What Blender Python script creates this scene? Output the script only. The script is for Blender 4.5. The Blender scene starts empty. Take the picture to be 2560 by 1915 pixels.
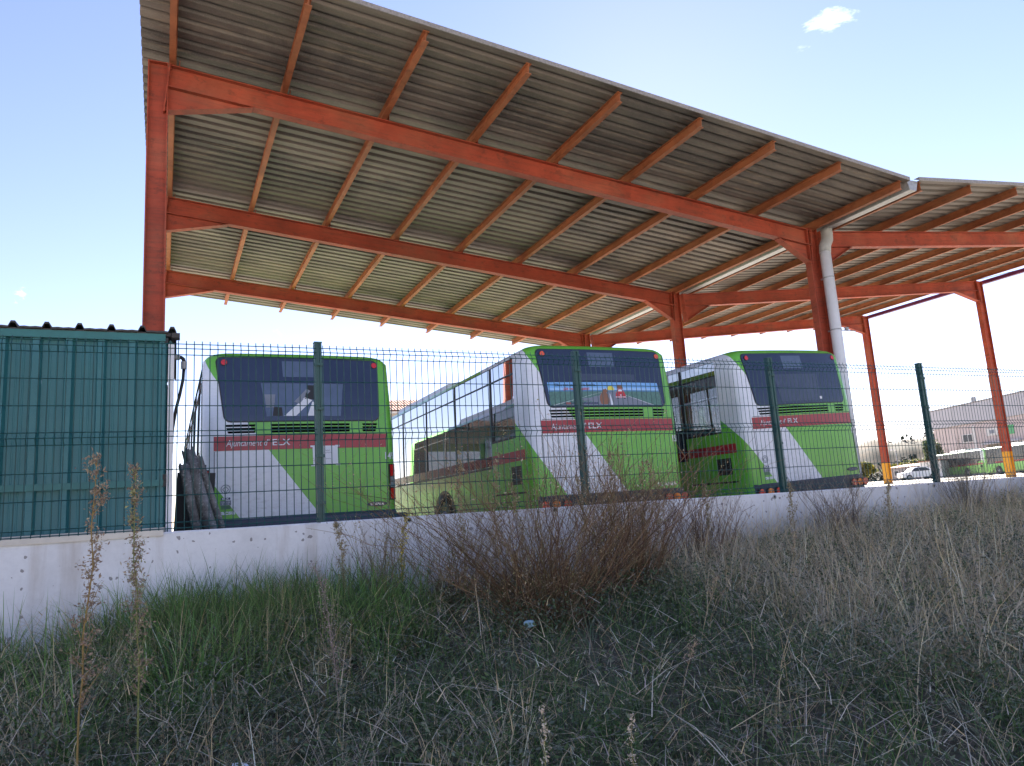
import bpy, bmesh, math, random
import numpy as np
from mathutils import Vector, Matrix, noise as mnoise

random.seed(11)
RNG = np.random.default_rng(7)
SC = bpy.context.scene
COL = SC.collection
rad = math.radians

# ------------------------------------------------------------------ camera
# world: X runs to the right along the fence, Y away from the camera, Z up; the eye is the origin
cam_data = bpy.data.cameras.new('camera')
cam = bpy.data.objects.new('camera', cam_data)
COL.objects.link(cam)
cr = Vector((0.910362, -0.409035, -0.062705)).normalized()
cf = Vector((0.413622, 0.894823, 0.167953)).normalized()
cu = cr.cross(cf)
cam.matrix_world = Matrix(((cr.x, cu.x, -cf.x, 0), (cr.y, cu.y, -cf.y, 0), (cr.z, cu.z, -cf.z, 0), (0, 0, 0, 1)))
cam_data.sensor_width = 36.0
cam_data.lens = 1837.44 / 2560 * 36.0
cam_data.clip_start = 0.05
cam_data.clip_end = 6000
SC.camera = cam

# ------------------------------------------------------------------ sky, sun, exposure
SUN_DIR = Vector((0.5134, 0.6870, 0.5142)).normalized()
SUN_EL = math.asin(SUN_DIR.z)
SUN_AZ = math.atan2(SUN_DIR.x, SUN_DIR.y)
world = bpy.data.worlds.new('World')
SC.world = world
world.use_nodes = True
wn = world.node_tree
wn.nodes.clear()
w_out = wn.nodes.new('ShaderNodeOutputWorld')
w_bg = wn.nodes.new('ShaderNodeBackground')
w_sky = wn.nodes.new('ShaderNodeTexSky')
w_sky.sky_type = 'NISHITA'
w_sky.sun_disc = False
w_sky.sun_elevation = SUN_EL
w_sky.sun_rotation = SUN_AZ
w_sky.altitude = 80
w_sky.air_density = 1.0
w_sky.dust_density = 0.03
w_sky.ozone_density = 2.0
w_bg.inputs['Strength'].default_value = 0.045
# a few thin wisps of cloud all over the sky
w_tc = wn.nodes.new('ShaderNodeTexCoord')
w_map = wn.nodes.new('ShaderNodeMapping')
w_map.inputs['Location'].default_value = (2.74, 1.42, 4.6)
w_map.inputs['Scale'].default_value = (1.0, 1.0, 1.7)
w_n = wn.nodes.new('ShaderNodeTexNoise')
w_n.inputs['Scale'].default_value = 5.2
w_n.inputs['Detail'].default_value = 8
w_n.inputs['Roughness'].default_value = 0.62
w_n.inputs['Distortion'].default_value = 0.5
w_r = wn.nodes.new('ShaderNodeValToRGB')
w_r.color_ramp.elements[0].position = 0.65
w_r.color_ramp.elements[0].color = (0, 0, 0, 1)
w_r.color_ramp.elements[1].position = 0.92
w_r.color_ramp.elements[1].color = (1, 1, 1, 1)
w_mix = wn.nodes.new('ShaderNodeMix')
w_mix.data_type = 'RGBA'
w_mix.inputs['B'].default_value = (19.0, 19.5, 20.5, 1)
wn.links.new(w_tc.outputs['Generated'], w_map.inputs['Vector'])
wn.links.new(w_map.outputs['Vector'], w_n.inputs['Vector'])
wn.links.new(w_n.outputs['Fac'], w_r.inputs['Fac'])
wn.links.new(w_r.outputs['Color'], w_mix.inputs['Factor'])
w_tint = wn.nodes.new('ShaderNodeMix')
w_tint.data_type = 'RGBA'; w_tint.blend_type = 'MULTIPLY'
w_tint.inputs['Factor'].default_value = 1.0
w_tint.inputs['B'].default_value = (1.12, 0.91, 1.0, 1)      # slightly violet white balance of the whole sky
wn.links.new(w_sky.outputs['Color'], w_tint.inputs['A'])
wn.links.new(w_tint.outputs['Result'], w_mix.inputs['A'])
wn.links.new(w_mix.outputs['Result'], w_bg.inputs['Color'])
wn.links.new(w_bg.outputs['Background'], w_out.inputs['Surface'])

sun_data = bpy.data.lights.new('sun', 'SUN')
sun_data.energy = 5.0
sun_data.angle = rad(0.53)
sun_data.color = (1.0, 0.93, 0.84)
sun = bpy.data.objects.new('sun', sun_data)
COL.objects.link(sun)
sun.rotation_euler = SUN_DIR.to_track_quat('Z', 'Y').to_euler()
sun.location = (20, 30, 40)

SC.view_settings.view_transform = 'Standard'
SC.view_settings.look = 'None'
SC.view_settings.gamma = 1.0
SC.view_settings.use_curve_mapping = False
SC.view_settings.exposure = 2.6
SC.render.engine = 'CYCLES'
SC.cycles.max_bounces = 8
SC.cycles.diffuse_bounces = 4
SC.cycles.glossy_bounces = 4
SC.cycles.transmission_bounces = 4
SC.cycles.transparent_max_bounces = 16
SC.cycles.use_denoising = True

# ------------------------------------------------------------------ helpers
def tag(o, label=None, cat=None, group=None, kind=None):
    if label: o['label'] = label
    if cat: o['category'] = cat
    if group: o['group'] = group
    if kind: o['kind'] = kind
    return o

def empty(name, loc=(0, 0, 0), rz=0.0):
    o = bpy.data.objects.new(name, None)
    o.empty_display_size = 0.2
    COL.objects.link(o)
    o.location = loc
    o.rotation_euler = (0, 0, rz)
    return o

def link(name, me, parent=None, loc=(0, 0, 0), rot=(0, 0, 0)):
    o = bpy.data.objects.new(name, me)
    COL.objects.link(o)
    o.location = loc
    o.rotation_euler = rot
    if parent: o.parent = parent
    return o

def copy_tree(o, parent=None):
    c = o.copy()
    COL.objects.link(c)
    c.parent = parent
    for ch in list(o.children):
        copy_tree(ch, c)
    return c

class MB:
    """collects shapes and links them as one mesh object"""
    def __init__(self):
        self.v = []; self.f = []; self.mi = []; self.m = 0
    def add(self, vs, fs):
        b = len(self.v)
        self.v += [tuple(p) for p in vs]
        for f in fs:
            self.f.append(tuple(b + i for i in f)); self.mi.append(self.m)
        return self
    def box(self, x0, x1, y0, y1, z0, z1):
        return self.add([(x0, y0, z0), (x1, y0, z0), (x1, y1, z0), (x0, y1, z0), (x0, y0, z1), (x1, y0, z1), (x1, y1, z1), (x0, y1, z1)],
                        [(0, 3, 2, 1), (4, 5, 6, 7), (0, 1, 5, 4), (1, 2, 6, 5), (2, 3, 7, 6), (3, 0, 4, 7)])
    def prism(self, poly, a, b, axis='y'):
        """poly: 2-D points; extruded between a and b along axis"""
        n = len(poly)
        def mk(p, t):
            if axis == 'y': return (p[0], t, p[1])
            if axis == 'x': return (t, p[0], p[1])
            return (p[0], p[1], t)
        vs = [mk(p, a) for p in poly] + [mk(p, b) for p in poly]
        fs = [tuple(range(n - 1, -1, -1)), tuple(range(n, 2 * n))]
        fs += [(i, (i + 1) % n, n + (i + 1) % n, n + i) for i in range(n)]
        return self.add(vs, fs)
    def tube(self, pts, r, n=6, cap=True):
        pts = [Vector(p) for p in pts]
        rs = r if isinstance(r, (list, tuple)) else [r] * len(pts)
        vs = []; prev = None
        for i, p in enumerate(pts):
            d = (pts[min(i + 1, len(pts) - 1)] - pts[max(i - 1, 0)]).normalized()
            if prev is None:
                a = d.cross(Vector((0, 0, 1)))
                if a.length < 0.05: a = d.cross(Vector((1, 0, 0)))
            else:
                a = prev - d * prev.dot(d)
            a.normalize(); prev = a
            b = d.cross(a)
            for k in range(n):
                t = 2 * math.pi * k / n
                vs.append(p + (a * math.cos(t) + b * math.sin(t)) * rs[i])
        fs = []
        for i in range(len(pts) - 1):
            for k in range(n):
                k2 = (k + 1) % n
                fs.append((i * n + k, i * n + k2, (i + 1) * n + k2, (i + 1) * n + k))
        if cap:
            fs.append(tuple(range(n - 1, -1, -1)))
            fs.append(tuple((len(pts) - 1) * n + k for k in range(n)))
        return self.add(vs, fs)
    def disc(self, c, r, axis, h, n=18):
        """short cylinder centred at c, from c to c+axis*h"""
        ax = Vector(axis).normalized()
        return self.tube([Vector(c), Vector(c) + ax * h], r, n)
    def mesh(self, name, mats, smooth=False):
        me = bpy.data.meshes.new(name)
        me.from_pydata(self.v, [], self.f)
        for m in (mats if isinstance(mats, (list, tuple)) else [mats]): me.materials.append(m)
        if isinstance(mats, (list, tuple)): me.polygons.foreach_set('material_index', self.mi)
        if smooth: me.polygons.foreach_set('use_smooth', [True] * len(me.polygons))
        me.update()
        return me
    def build(self, name, mats, parent=None, loc=(0, 0, 0), rot=(0, 0, 0), smooth=False):
        return link(name, self.mesh(name, mats, smooth), parent, loc, rot)

def recalc(me):
    bm = bmesh.new(); bm.from_mesh(me)
    bmesh.ops.recalc_face_normals(bm, faces=bm.faces)
    bm.to_mesh(me); bm.free()

def ibeam(length, depth, width, tf=0.014, tw=0.009):
    """I section, runs along +x, top at z=0, web in the xz plane"""
    m = MB()
    h = width / 2
    p = [(-h, 0), (h, 0), (h, -tf), (tw / 2, -tf), (tw / 2, -depth + tf), (h, -depth + tf), (h, -depth), (-h, -depth), (-h, -depth + tf), (-tw / 2, -depth + tf), (-tw / 2, -tf), (-h, -tf)]
    vs = [(0, a, b) for a, b in p] + [(length, a, b) for a, b in p]
    n = 12
    fs = [(0, 1, 2, 11), (2, 3, 10, 11), (3, 4, 9, 10), (4, 5, 8, 9), (5, 6, 7, 8)]
    fs += [tuple(n + i for i in reversed(f)) for f in fs]
    fs += [(i, n + i, n + (i + 1) % n, (i + 1) % n) for i in range(n)]
    return m.add(vs, fs)

# ------------------------------------------------------------------ materials
def nmat(name):
    m = bpy.data.materials.new(name)
    m.use_nodes = True
    nt = m.node_tree
    return m, nt, nt.nodes['Principled BSDF']

def node(nt, t, **kw):
    n = nt.nodes.new(t)
    for k, v in kw.items(): setattr(n, k, v)
    return n

def noise(nt, vec, scale, detail=5, rough=0.6, dist=0.0):
    n = node(nt, 'ShaderNodeTexNoise')
    n.inputs['Scale'].default_value = scale
    n.inputs['Detail'].default_value = detail
    n.inputs['Roughness'].default_value = rough
    n.inputs['Distortion'].default_value = dist
    if vec is not None: nt.links.new(vec, n.inputs['Vector'])
    return n.outputs['Fac']

def ramp(nt, fac, stops):
    r = node(nt, 'ShaderNodeValToRGB')
    els = r.color_ramp.elements
    while len(els) < len(stops): els.new(0.5)
    for e, (p, c) in zip(els, stops):
        e.position = p
        e.color = (c, c, c, 1) if isinstance(c, (int, float)) else (*c, 1)
    nt.links.new(fac, r.inputs['Fac'])
    return r.outputs['Color']

def mixc(nt, fac, a, b, blend='MIX'):
    n = node(nt, 'ShaderNodeMix', data_type='RGBA', blend_type=blend)
    for s, v in (('Factor', fac), ('A', a), ('B', b)):
        if isinstance(v, (int, float)): n.inputs[s].default_value = v
        elif isinstance(v, tuple): n.inputs[s].default_value = (*v, 1)
        else: nt.links.new(v, n.inputs[s])
    return n.outputs['Result']

def math_(nt, op, a, b=0.0, c=None):
    n = node(nt, 'ShaderNodeMath', operation=op)
    for i, v in enumerate((a, b) if c is None else (a, b, c)):
        if isinstance(v, (int, float)): n.inputs[i].default_value = v
        else: nt.links.new(v, n.inputs[i])
    return n.outputs[0]

def coords(nt, scale=(1, 1, 1), kind='Object'):
    tc = node(nt, 'ShaderNodeTexCoord')
    mp = node(nt, 'ShaderNodeMapping')
    mp.inputs['Scale'].default_value = scale
    nt.links.new(tc.outputs[kind], mp.inputs['Vector'])
    return mp.outputs['Vector']

def coords_placed(nt, scale=(1, 1, 1)):
    """object coordinates shifted by where the object stands, so that copies do not repeat"""
    tc = node(nt, 'ShaderNodeTexCoord'); oi = node(nt, 'ShaderNodeObjectInfo')
    ad = node(nt, 'ShaderNodeVectorMath', operation='ADD')
    nt.links.new(tc.outputs['Object'], ad.inputs[0]); nt.links.new(oi.outputs['Location'], ad.inputs[1])
    mp = node(nt, 'ShaderNodeMapping'); mp.inputs['Scale'].default_value = scale
    nt.links.new(ad.outputs[0], mp.inputs['Vector'])
    return mp.outputs['Vector']

def obj_random(nt, lo, hi):
    oi = node(nt, 'ShaderNodeObjectInfo')
    mr = node(nt, 'ShaderNodeMapRange')
    mr.inputs['To Min'].default_value = lo; mr.inputs['To Max'].default_value = hi
    nt.links.new(oi.outputs['Random'], mr.inputs['Value'])
    return mr.outputs['Result']

def bump(nt, bs, h, strength=0.3, dist=0.02):
    b = node(nt, 'ShaderNodeBump')
    b.inputs['Strength'].default_value = strength
    b.inputs['Distance'].default_value = dist
    nt.links.new(h, b.inputs['Height'])
    nt.links.new(b.outputs['Normal'], bs.inputs['Normal'])

def setc(nt, bs, c):
    if isinstance(c, tuple): bs.inputs['Base Color'].default_value = (*c, 1)
    else: nt.links.new(c, bs.inputs['Base Color'])

def plain(name, col, rough=0.6, metal=0.0, var=0.12, vscale=6.0, spec=0.5, coat=0.0):
    m, nt, bs = nmat(name)
    v = coords(nt)
    n = noise(nt, v, vscale, 6)
    k = ramp(nt, n, [(0.25, 1 - var * 2), (0.7, 1 + 0 * var)])
    setc(nt, bs, mixc(nt, 1.0, col, k, 'MULTIPLY'))
    bs.inputs['Roughness'].default_value = rough
    bs.inputs['Metallic'].default_value = metal
    bs.inputs['Specular IOR Level'].default_value = spec
    bs.inputs['Coat Weight'].default_value = coat
    return m

def steel_paint(name, col, rust, amount=0.5):
    """red-oxide paint with streaks, stains and bare patches"""
    m, nt, bs = nmat(name)
    v = coords_placed(nt)
    n1 = noise(nt, v, 1.6, 8, 0.7)
    n2 = noise(nt, coords_placed(nt, (0.6, 0.6, 7)), 2.6, 7, 0.7)
    n3 = noise(nt, v, 24, 4, 0.7)
    n4 = noise(nt, coords_placed(nt, (1.2, 1.2, 2.2)), 3.4, 8, 0.75)
    a = ramp(nt, n1, [(0.32, 0.0), (0.66, 1.0)])
    c = mixc(nt, a, tuple(min(1, x * 1.12) for x in col), tuple(x * 0.68 for x in col))
    st = ramp(nt, n2, [(0.47, 0.0), (0.66, 1.0)])
    c = mixc(nt, math_(nt, 'MULTIPLY', st, amount), c, rust)
    pt = ramp(nt, n4, [(0.55, 0.0), (0.63, 1.0)])
    c = mixc(nt, math_(nt, 'MULTIPLY', pt, amount), c, tuple(x * 0.8 for x in rust))
    du = ramp(nt, noise(nt, v, 0.9, 6, 0.6), [(0.5, 0.0), (0.75, 0.22)])
    c = mixc(nt, du, c, (0.36, 0.22, 0.13))
    sp = ramp(nt, n3, [(0.62, 0.0), (0.70, 1.0)])
    c = mixc(nt, math_(nt, 'MULTIPLY', sp, 0.5 * amount), c, tuple(x * 0.45 for x in rust))
    setc(nt, bs, c)
    bs.inputs['Roughness'].default_value = 0.65
    bs.inputs['Specular IOR Level'].default_value = 0.35
    bump(nt, bs, n3, 0.2, 0.005)
    return m

M = {}
M['steel_red'] = steel_paint('red_oxide_paint', (0.37, 0.062, 0.030), (0.15, 0.040, 0.024), 0.6)
M['steel_purlin'] = steel_paint('purlin_paint', (0.37, 0.120, 0.050), (0.18, 0.058, 0.028), 0.6)
M['steel_purple'] = plain('purple_paint', (0.13, 0.016, 0.075), 0.5)
M['yellow'] = plain('yellow_paint', (0.75, 0.36, 0.012), 0.5, var=0.15)
M['galv'] = plain('galvanised_steel', (0.40, 0.41, 0.42), 0.45, metal=0.35, var=0.2, vscale=14)
M['flashing'] = plain('weathered_flashing', (0.30, 0.275, 0.255), 0.6, metal=0.1, var=0.25, vscale=30)
M['white_pvc'] = plain('white_pvc', (0.74, 0.75, 0.77), 0.4, var=0.06)
M['grey_pvc'] = plain('grey_pvc', (0.42, 0.42, 0.41), 0.45, var=0.1)

def mk_roof():
    m, nt, bs = nmat('weathered_roof_sheet')
    v2 = coords_placed(nt)
    n1 = noise(nt, coords_placed(nt, (0.22, 2.2, 2.2)), 1.8, 8, 0.7)
    n2 = noise(nt, v2, 60, 3, 0.7)
    n3 = noise(nt, coords_placed(nt, (0.35, 0.8, 0.8)), 0.75, 6, 0.68, 0.6)
    n4 = noise(nt, coords_placed(nt, (0.5, 6, 6)), 2.2, 5, 0.7)
    c = mixc(nt, ramp(nt, n1, [(0.34, 0.0), (0.66, 1.0)]), (0.215, 0.178, 0.148), (0.125, 0.102, 0.088))
    c = mixc(nt, ramp(nt, n3, [(0.46, 0.0), (0.62, 0.85)]), c, (0.048, 0.040, 0.038))
    c = mixc(nt, ramp(nt, n4, [(0.56, 0.0), (0.72, 0.7)]), c, (0.30, 0.22, 0.14))
    c = mixc(nt, ramp(nt, n2, [(0.5, 0.0), (0.75, 0.35)]), c, (0.30, 0.27, 0.24))
    c = mixc(nt, 1.0, c, obj_random(nt, 0.72, 1.10), 'MULTIPLY')
    setc(nt, bs, c)
    bs.inputs['Roughness'].default_value = 0.6
    bs.inputs['Metallic'].default_value = 0.1
    return m
M['roof'] = mk_roof()

def mk_concrete(name, c1, c2, pits=True, pit_scale=17.0):
    m, nt, bs = nmat(name)
    v = coords(nt)
    n1 = noise(nt, v, 1.1, 8, 0.65)
    n2 = noise(nt, v, 30, 5, 0.7)
    c = mixc(nt, ramp(nt, n1, [(0.3, 0.0), (0.7, 1.0)]), c1, c2)
    c = mixc(nt, ramp(nt, n2, [(0.45, 0.0), (0.8, 0.35)]), c, tuple(x * 0.7 for x in c1))
    # brownish run-off streaks
    st = noise(nt, coords(nt, (5, 5, 0.5)), 1.6, 5, 0.6)
    c = mixc(nt, ramp(nt, st, [(0.52, 0.0), (0.76, 0.5)]), c, (0.40, 0.33, 0.26))
    c = mixc(nt, ramp(nt, noise(nt, v, 0.55, 7, 0.7), [(0.5, 0.0), (0.72, 0.4)]), c, (0.36, 0.35, 0.33))
    h = n2
    if pits:
        vo = node(nt, 'ShaderNodeTexVoronoi'); vo.inputs['Scale'].default_value = pit_scale
        vv = node(nt, 'ShaderNodeVectorMath', operation='ADD')
        nz = node(nt, 'ShaderNodeTexNoise'); nz.inputs['Scale'].default_value = 14
        nt.links.new(v, nz.inputs['Vector'])
        sc_ = node(nt, 'ShaderNodeVectorMath', operation='SCALE'); sc_.inputs['Scale'].default_value = 0.07
        nt.links.new(nz.outputs['Color'], sc_.inputs[0])
        nt.links.new(v, vv.inputs[0]); nt.links.new(sc_.outputs[0], vv.inputs[1])
        nt.links.new(vv.outputs[0], vo.inputs['Vector'])
        rnd = node(nt, 'ShaderNodeSeparateColor'); nt.links.new(vo.outputs['Color'], rnd.inputs[0])
        thr = math_(nt, 'MULTIPLY', math_(nt, 'POWER', rnd.outputs[0], 2.6), 0.30)
        pit = math_(nt, 'LESS_THAN', vo.outputs['Distance'], thr)
        c = mixc(nt, math_(nt, 'MULTIPLY', pit, 0.75), c, (0.16, 0.14, 0.13))
        h = math_(nt, 'SUBTRACT', n2, math_(nt, 'MULTIPLY', pit, 1.5))
    setc(nt, bs, c)
    bs.inputs['Roughness'].default_value = 0.85
    bump(nt, bs, h, 0.25, 0.006)
    return m
M['wall'] = mk_concrete('pitted_white_concrete', (0.78, 0.775, 0.77), (0.68, 0.67, 0.66))
M['yard'] = mk_concrete('yard_concrete', (0.40, 0.36, 0.30), (0.33, 0.29, 0.24), pits=False)
M['plinth'] = plain('cream_render', (0.72, 0.66, 0.56), 0.8)
M['black'] = plain('black_plastic', (0.012, 0.012, 0.013), 0.5)
M['void'] = plain('dark_opening', (0.006, 0.006, 0.007), 0.9, spec=0.0)
M['rubber'] = plain('tyre_rubber', (0.02, 0.02, 0.02), 0.75)
M['dark_grey'] = plain('dark_grey_plastic', (0.045, 0.050, 0.060), 0.5)
M['fence_green'] = plain('green_fence_coating', (0.012, 0.075, 0.070), 0.4, var=0.15, vscale=20)

def mk_soil():
    m, nt, bs = nmat('dry_soil')
    v = coords(nt)
    n1 = noise(nt, v, 1.3, 8, 0.7); n2 = noise(nt, v, 22, 6, 0.7)
    c = mixc(nt, ramp(nt, n1, [(0.3, 0), (0.7, 1)]), (0.20, 0.16, 0.105), (0.11, 0.10, 0.06))
    c = mixc(nt, ramp(nt, n2, [(0.4, 0), (0.7, 1)]), c, (0.05, 0.045, 0.03))
    setc(nt, bs, c); bs.inputs['Roughness'].default_value = 0.95
    bump(nt, bs, n2, 0.5, 0.03)
    return m
M['soil'] = mk_soil()
def mk_field():
    m, nt, bs = nmat('dry_field')
    v = coords(nt)
    n1 = noise(nt, v, 0.05, 8, 0.7); n2 = noise(nt, v, 0.8, 6, 0.7)
    c = mixc(nt, ramp(nt, n1, [(0.35, 0), (0.65, 1)]), (0.34, 0.29, 0.19), (0.22, 0.22, 0.12))
    c = mixc(nt, ramp(nt, n2, [(0.4, 0), (0.7, 0.6)]), c, (0.16, 0.15, 0.10))
    setc(nt, bs, c); bs.inputs['Roughness'].default_value = 0.95
    return m
M['field'] = mk_field()

def mk_attr(name, rough=0.7, trans=0.0):
    """plant matter: colour from the mesh's own colour attribute"""
    m, nt, bs = nmat(name)
    a = node(nt, 'ShaderNodeAttribute', attribute_name='Col')
    nt.links.new(a.outputs['Color'], bs.inputs['Base Color'])
    bs.inputs['Roughness'].default_value = rough
    bs.inputs['Specular IOR Level'].default_value = 0.25
    if trans:
        tr = node(nt, 'ShaderNodeBsdfTranslucent'); nt.links.new(a.outputs['Color'], tr.inputs['Color'])
        mx = node(nt, 'ShaderNodeMixShader'); mx.inputs['Fac'].default_value = trans
        out = nt.nodes['Material Output']
        nt.links.new(bs.outputs[0], mx.inputs[1]); nt.links.new(tr.outputs[0], mx.inputs[2])
        nt.links.new(mx.outputs[0], out.inputs['Surface'])
    return m
M['plant'] = mk_attr('plant_matter', 0.65, 0.3)
# ================================================================== the setting
def sstep(a, b, t):
    t = min(1.0, max(0.0, (t - a) / (b - a)))
    return t * t * (3 - 2 * t)

def yard_z(x, y):
    t = 0.6 * x + 0.8 * y
    return -0.65 + 0.65 * sstep(13, 31, t) + max(0.0, t - 31) * 0.0052

def bank_z(x, y):
    zb = -0.78 + 0.036 * max(-2.5, min(x, 12.0))
    d = 6.36 - y
    z = zb - 0.13 * min(d, 4.5)
    z += 0.05 * mnoise.noise(Vector((x * 0.9, y * 0.9, 3.1))) + 0.02 * mnoise.noise(Vector((x * 3.1, y * 3.1, 0.4)))
    return z

def grid_sheet(name, xs, ys, zf, mat, kind='structure'):
    m = MB()
    vs = [(x, y, zf(x, y)) for y in ys for x in xs]
    n = len(xs)
    fs = [(j * n + i, j * n + i + 1, (j + 1) * n + i + 1, (j + 1) * n + i) for j in range(len(ys) - 1) for i in range(n - 1)]
    m.add(vs, fs)
    o = m.build(name, mat, smooth=True)
    tag(o, kind=kind)
    return o

def lin(a, b, n): return [a + (b - a) * i / (n - 1) for i in range(n)]

# sunny waste ground that reaches the horizon on every side, lying below the yard and the bank
def field_z(x, y):
    r = math.hypot(x, y)
    base = yard_z(x, y) - 0.25 if y > 6.5 else -1.75
    return base
grid_sheet('ground', [-3000, -900, -300, -120, -60, -30, -10, 0, 10, 20, 40, 60, 90, 130, 180, 260, 400, 900, 3000],
           [-3000, -900, -300, -100, -40, -12, 0, 6.5, 6.6, 12, 20, 30, 45, 70, 100, 140, 200, 300, 500, 1200, 3000], field_z, M['field'])
grid_sheet('yard', lin(-40, 190, 70), [6.55] + lin(8, 190, 60), yard_z, M['yard'])
grid_sheet('weed_bank', lin(-14, 30, 110), lin(-1.4, 6.40, 40), bank_z, M['soil'])

# unseen pale slab added behind the bank to bounce sunlight into the shade
M['bounce_concrete'] = mk_concrete('pale_bounce_concrete', (0.70, 0.65, 0.58), (0.62, 0.57, 0.50), pits=False)
grid_sheet('bounce_slab', lin(-60, 60, 41), lin(-20, -1.2, 12), lambda x, y: -1.22 + 0.006 * y, M['bounce_concrete'])
# ------------------------------------------------------------------ wall
WT = -0.012
wall = empty('concrete_wall', (0, 6.40, -1.6))
tag(wall, 'long low whitish pitted concrete wall below the wire fence', 'wall')
m = MB(); xs = lin(-9, 26, 71)
prof = [(-0.045, -0.2), (-0.045, 1.6 + WT - 0.012), (-0.033, 1.6 + WT), (0.20, 1.6 + WT), (0.20, -0.2)]
for i in range(len(xs) - 1):
    pass
vs = []; fs = []
for x in xs:
    for (py, pz) in prof:
        jit = 0.004 * mnoise.noise(Vector((x * 1.7, pz, 0))) if pz > 1 else 0
        vs.append((x, py + jit * 0.5, pz + jit))
k = len(prof)
for i in range(len(xs) - 1):
    for j in range(k - 1):
        fs.append((i * k + j, (i + 1) * k + j, (i + 1) * k + j + 1, i * k + j + 1))
m.add(vs, fs)
m.build('wall_body', M['wall'], wall)
for (x, z) in [(1.233, -0.046), (1.862, -0.042), (3.304, -0.036), (6.062, -0.057), (8.7, -0.05)]:
    m = MB()
    n = 14
    for r0, r1, y0, y1 in [(0.016, 0.026, -0.050, -0.050)]:
        vs = []
        for t in range(n):
            a = 2 * math.pi * t / n
            vs += [(math.cos(a) * r0, y0, math.sin(a) * r0), (math.cos(a) * r1, y1, math.sin(a) * r1), (math.cos(a) * r1 * 1.02, y1 + 0.02, math.sin(a) * r1 * 1.02)]
        fs = []
        for t in range(n):
            u = (t + 1) % n
            fs += [(t * 3, t * 3 + 1, u * 3 + 1, u * 3), (t * 3 + 1, t * 3 + 2, u * 3 + 2, u * 3 + 1)]
        m.add(vs, fs)
    p = m.build('weep_hole', M['grey_pvc'], wall, (x, 0, z + 1.6))
    MB().disc((0, -0.0475, 0), 0.0165, (0, 1, 0), 0.002, 12).build('dark_bore', M['black'], p)

# ------------------------------------------------------------------ fence
FY = 6.435
fence = empty('wire_fence', (1.1186, FY, WT))
tag(fence, 'green welded wire mesh fence with folds standing on the concrete wall', 'fence')
FZT = 1.505                      # top horizontal wire
HZ = [0, .045, .09, .30, .51, .715, .76, .81, 1.02, 1.225, 1.435, 1.48, 1.525]
def fold(zt):                    # forward bend of the folds
    for c in (0.045, 0.7625, 1.48):
        d = abs(zt - c)
        if d < 0.047: return -0.034 * (1 - d / 0.047)
    return 0.0
def panel_mesh():
    m = MB(); r = 0.0037
    x0, x1 = 0.04, 2.56
    nv = 43
    zl = [-0.028, 0, .045, .09, .40, .7155, .7625, .8095, 1.12, 1.433, 1.48, 1.527]
    for i in range(nv):
        x = x0 + (x1 - x0) * i / (nv - 1)
        m.tube([(x, fold(z), FZT - z) for z in zl], r, 4)
    for z in HZ:
        m.tube([(x0 - 0.02, fold(z) - 0.0045, FZT - z), (x1 + 0.02, fold(z) - 0.0045, FZT - z)], r * 1.05, 4)
    return m.mesh('mesh_panel', M['fence_green'])
pm = panel_mesh()
def post_mesh():
    m = MB(); w = 0.031
    pts = [(-w, -w), (-0.012, -w), (-0.010, -w + 0.009), (0.010, -w + 0.009), (0.012, -w), (w, -w), (w, w), (-w, w)]
    m.prism(pts, -0.02, 1.555, 'z')
    return m.mesh('post', M['fence_green'])
pom = post_mesh()
cm = MB().box(-0.036, 0.036, -0.044, -0.030, -0.013, 0.013).box(-0.009, 0.009, -0.051, -0.044, -0.009, 0.009).mesh('clamp', M['fence_green'])
capm = MB().prism([(-0.034, -0.034), (0.034, -0.034), (0.034, 0.034), (-0.034, 0.034)], 1.555, 1.567, 'z').mesh('cap', M['fence_green'])
for k in range(-2, 7):
    p = link('post', pom, fence, (2.6 * k, 0.03, 0))
    link('post_cap', capm, p)
    for z in (1.36, 0.97, 0.56, 0.16):
        link('clamp', cm, p, (0, 0, z))
    if k < 6: link('mesh_panel', pm, fence, (2.6 * k, 0, 0))

# ------------------------------------------------------------------ canopy
PSI = 0.01502
cps, sps = math.cos(PSI), math.sin(PSI)
CB = (-0.17, 11.41, -0.65)       # base of the front left column, in canopy axes
canopy = empty('bus_canopy', (CB[0] * cps - CB[1] * sps, CB[0] * sps + CB[1] * cps, CB[2]), PSI)
tag(canopy, 'red steel canopy with corrugated metal roof over the parked buses', 'canopy')
def L(x, y, z): return (x - CB[0], y - CB[1], z - CB[2])
XL, ZL, XM, ZM, XR, ZR = -0.0154, 7.0178, 13.355, 5.7776, 27.2526, 7.2566
SL = (ZM - ZL) / (XM - XL); SR = (ZR - ZM) / (XR - XM)
FRAMES = [11.41, 16.41, 21.41]
def cgz(x, y):                   # ground below a canopy point
    return yard_z(x * cps - y * sps, x * sps + y * cps)
BD, BW = 0.37, 0.17
PD = 0.18
def beam(x0, z0, x1, z1, y):
    ln = math.hypot(x1 - x0, z1 - z0); a = math.atan2(z1 - z0, x1 - x0)
    o = ibeam(ln, BD, BW, 0.016, 0.010).build('beam', M['steel_red'], canopy, L(x0, y, z0), (0, -a, 0))
    return o
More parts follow.
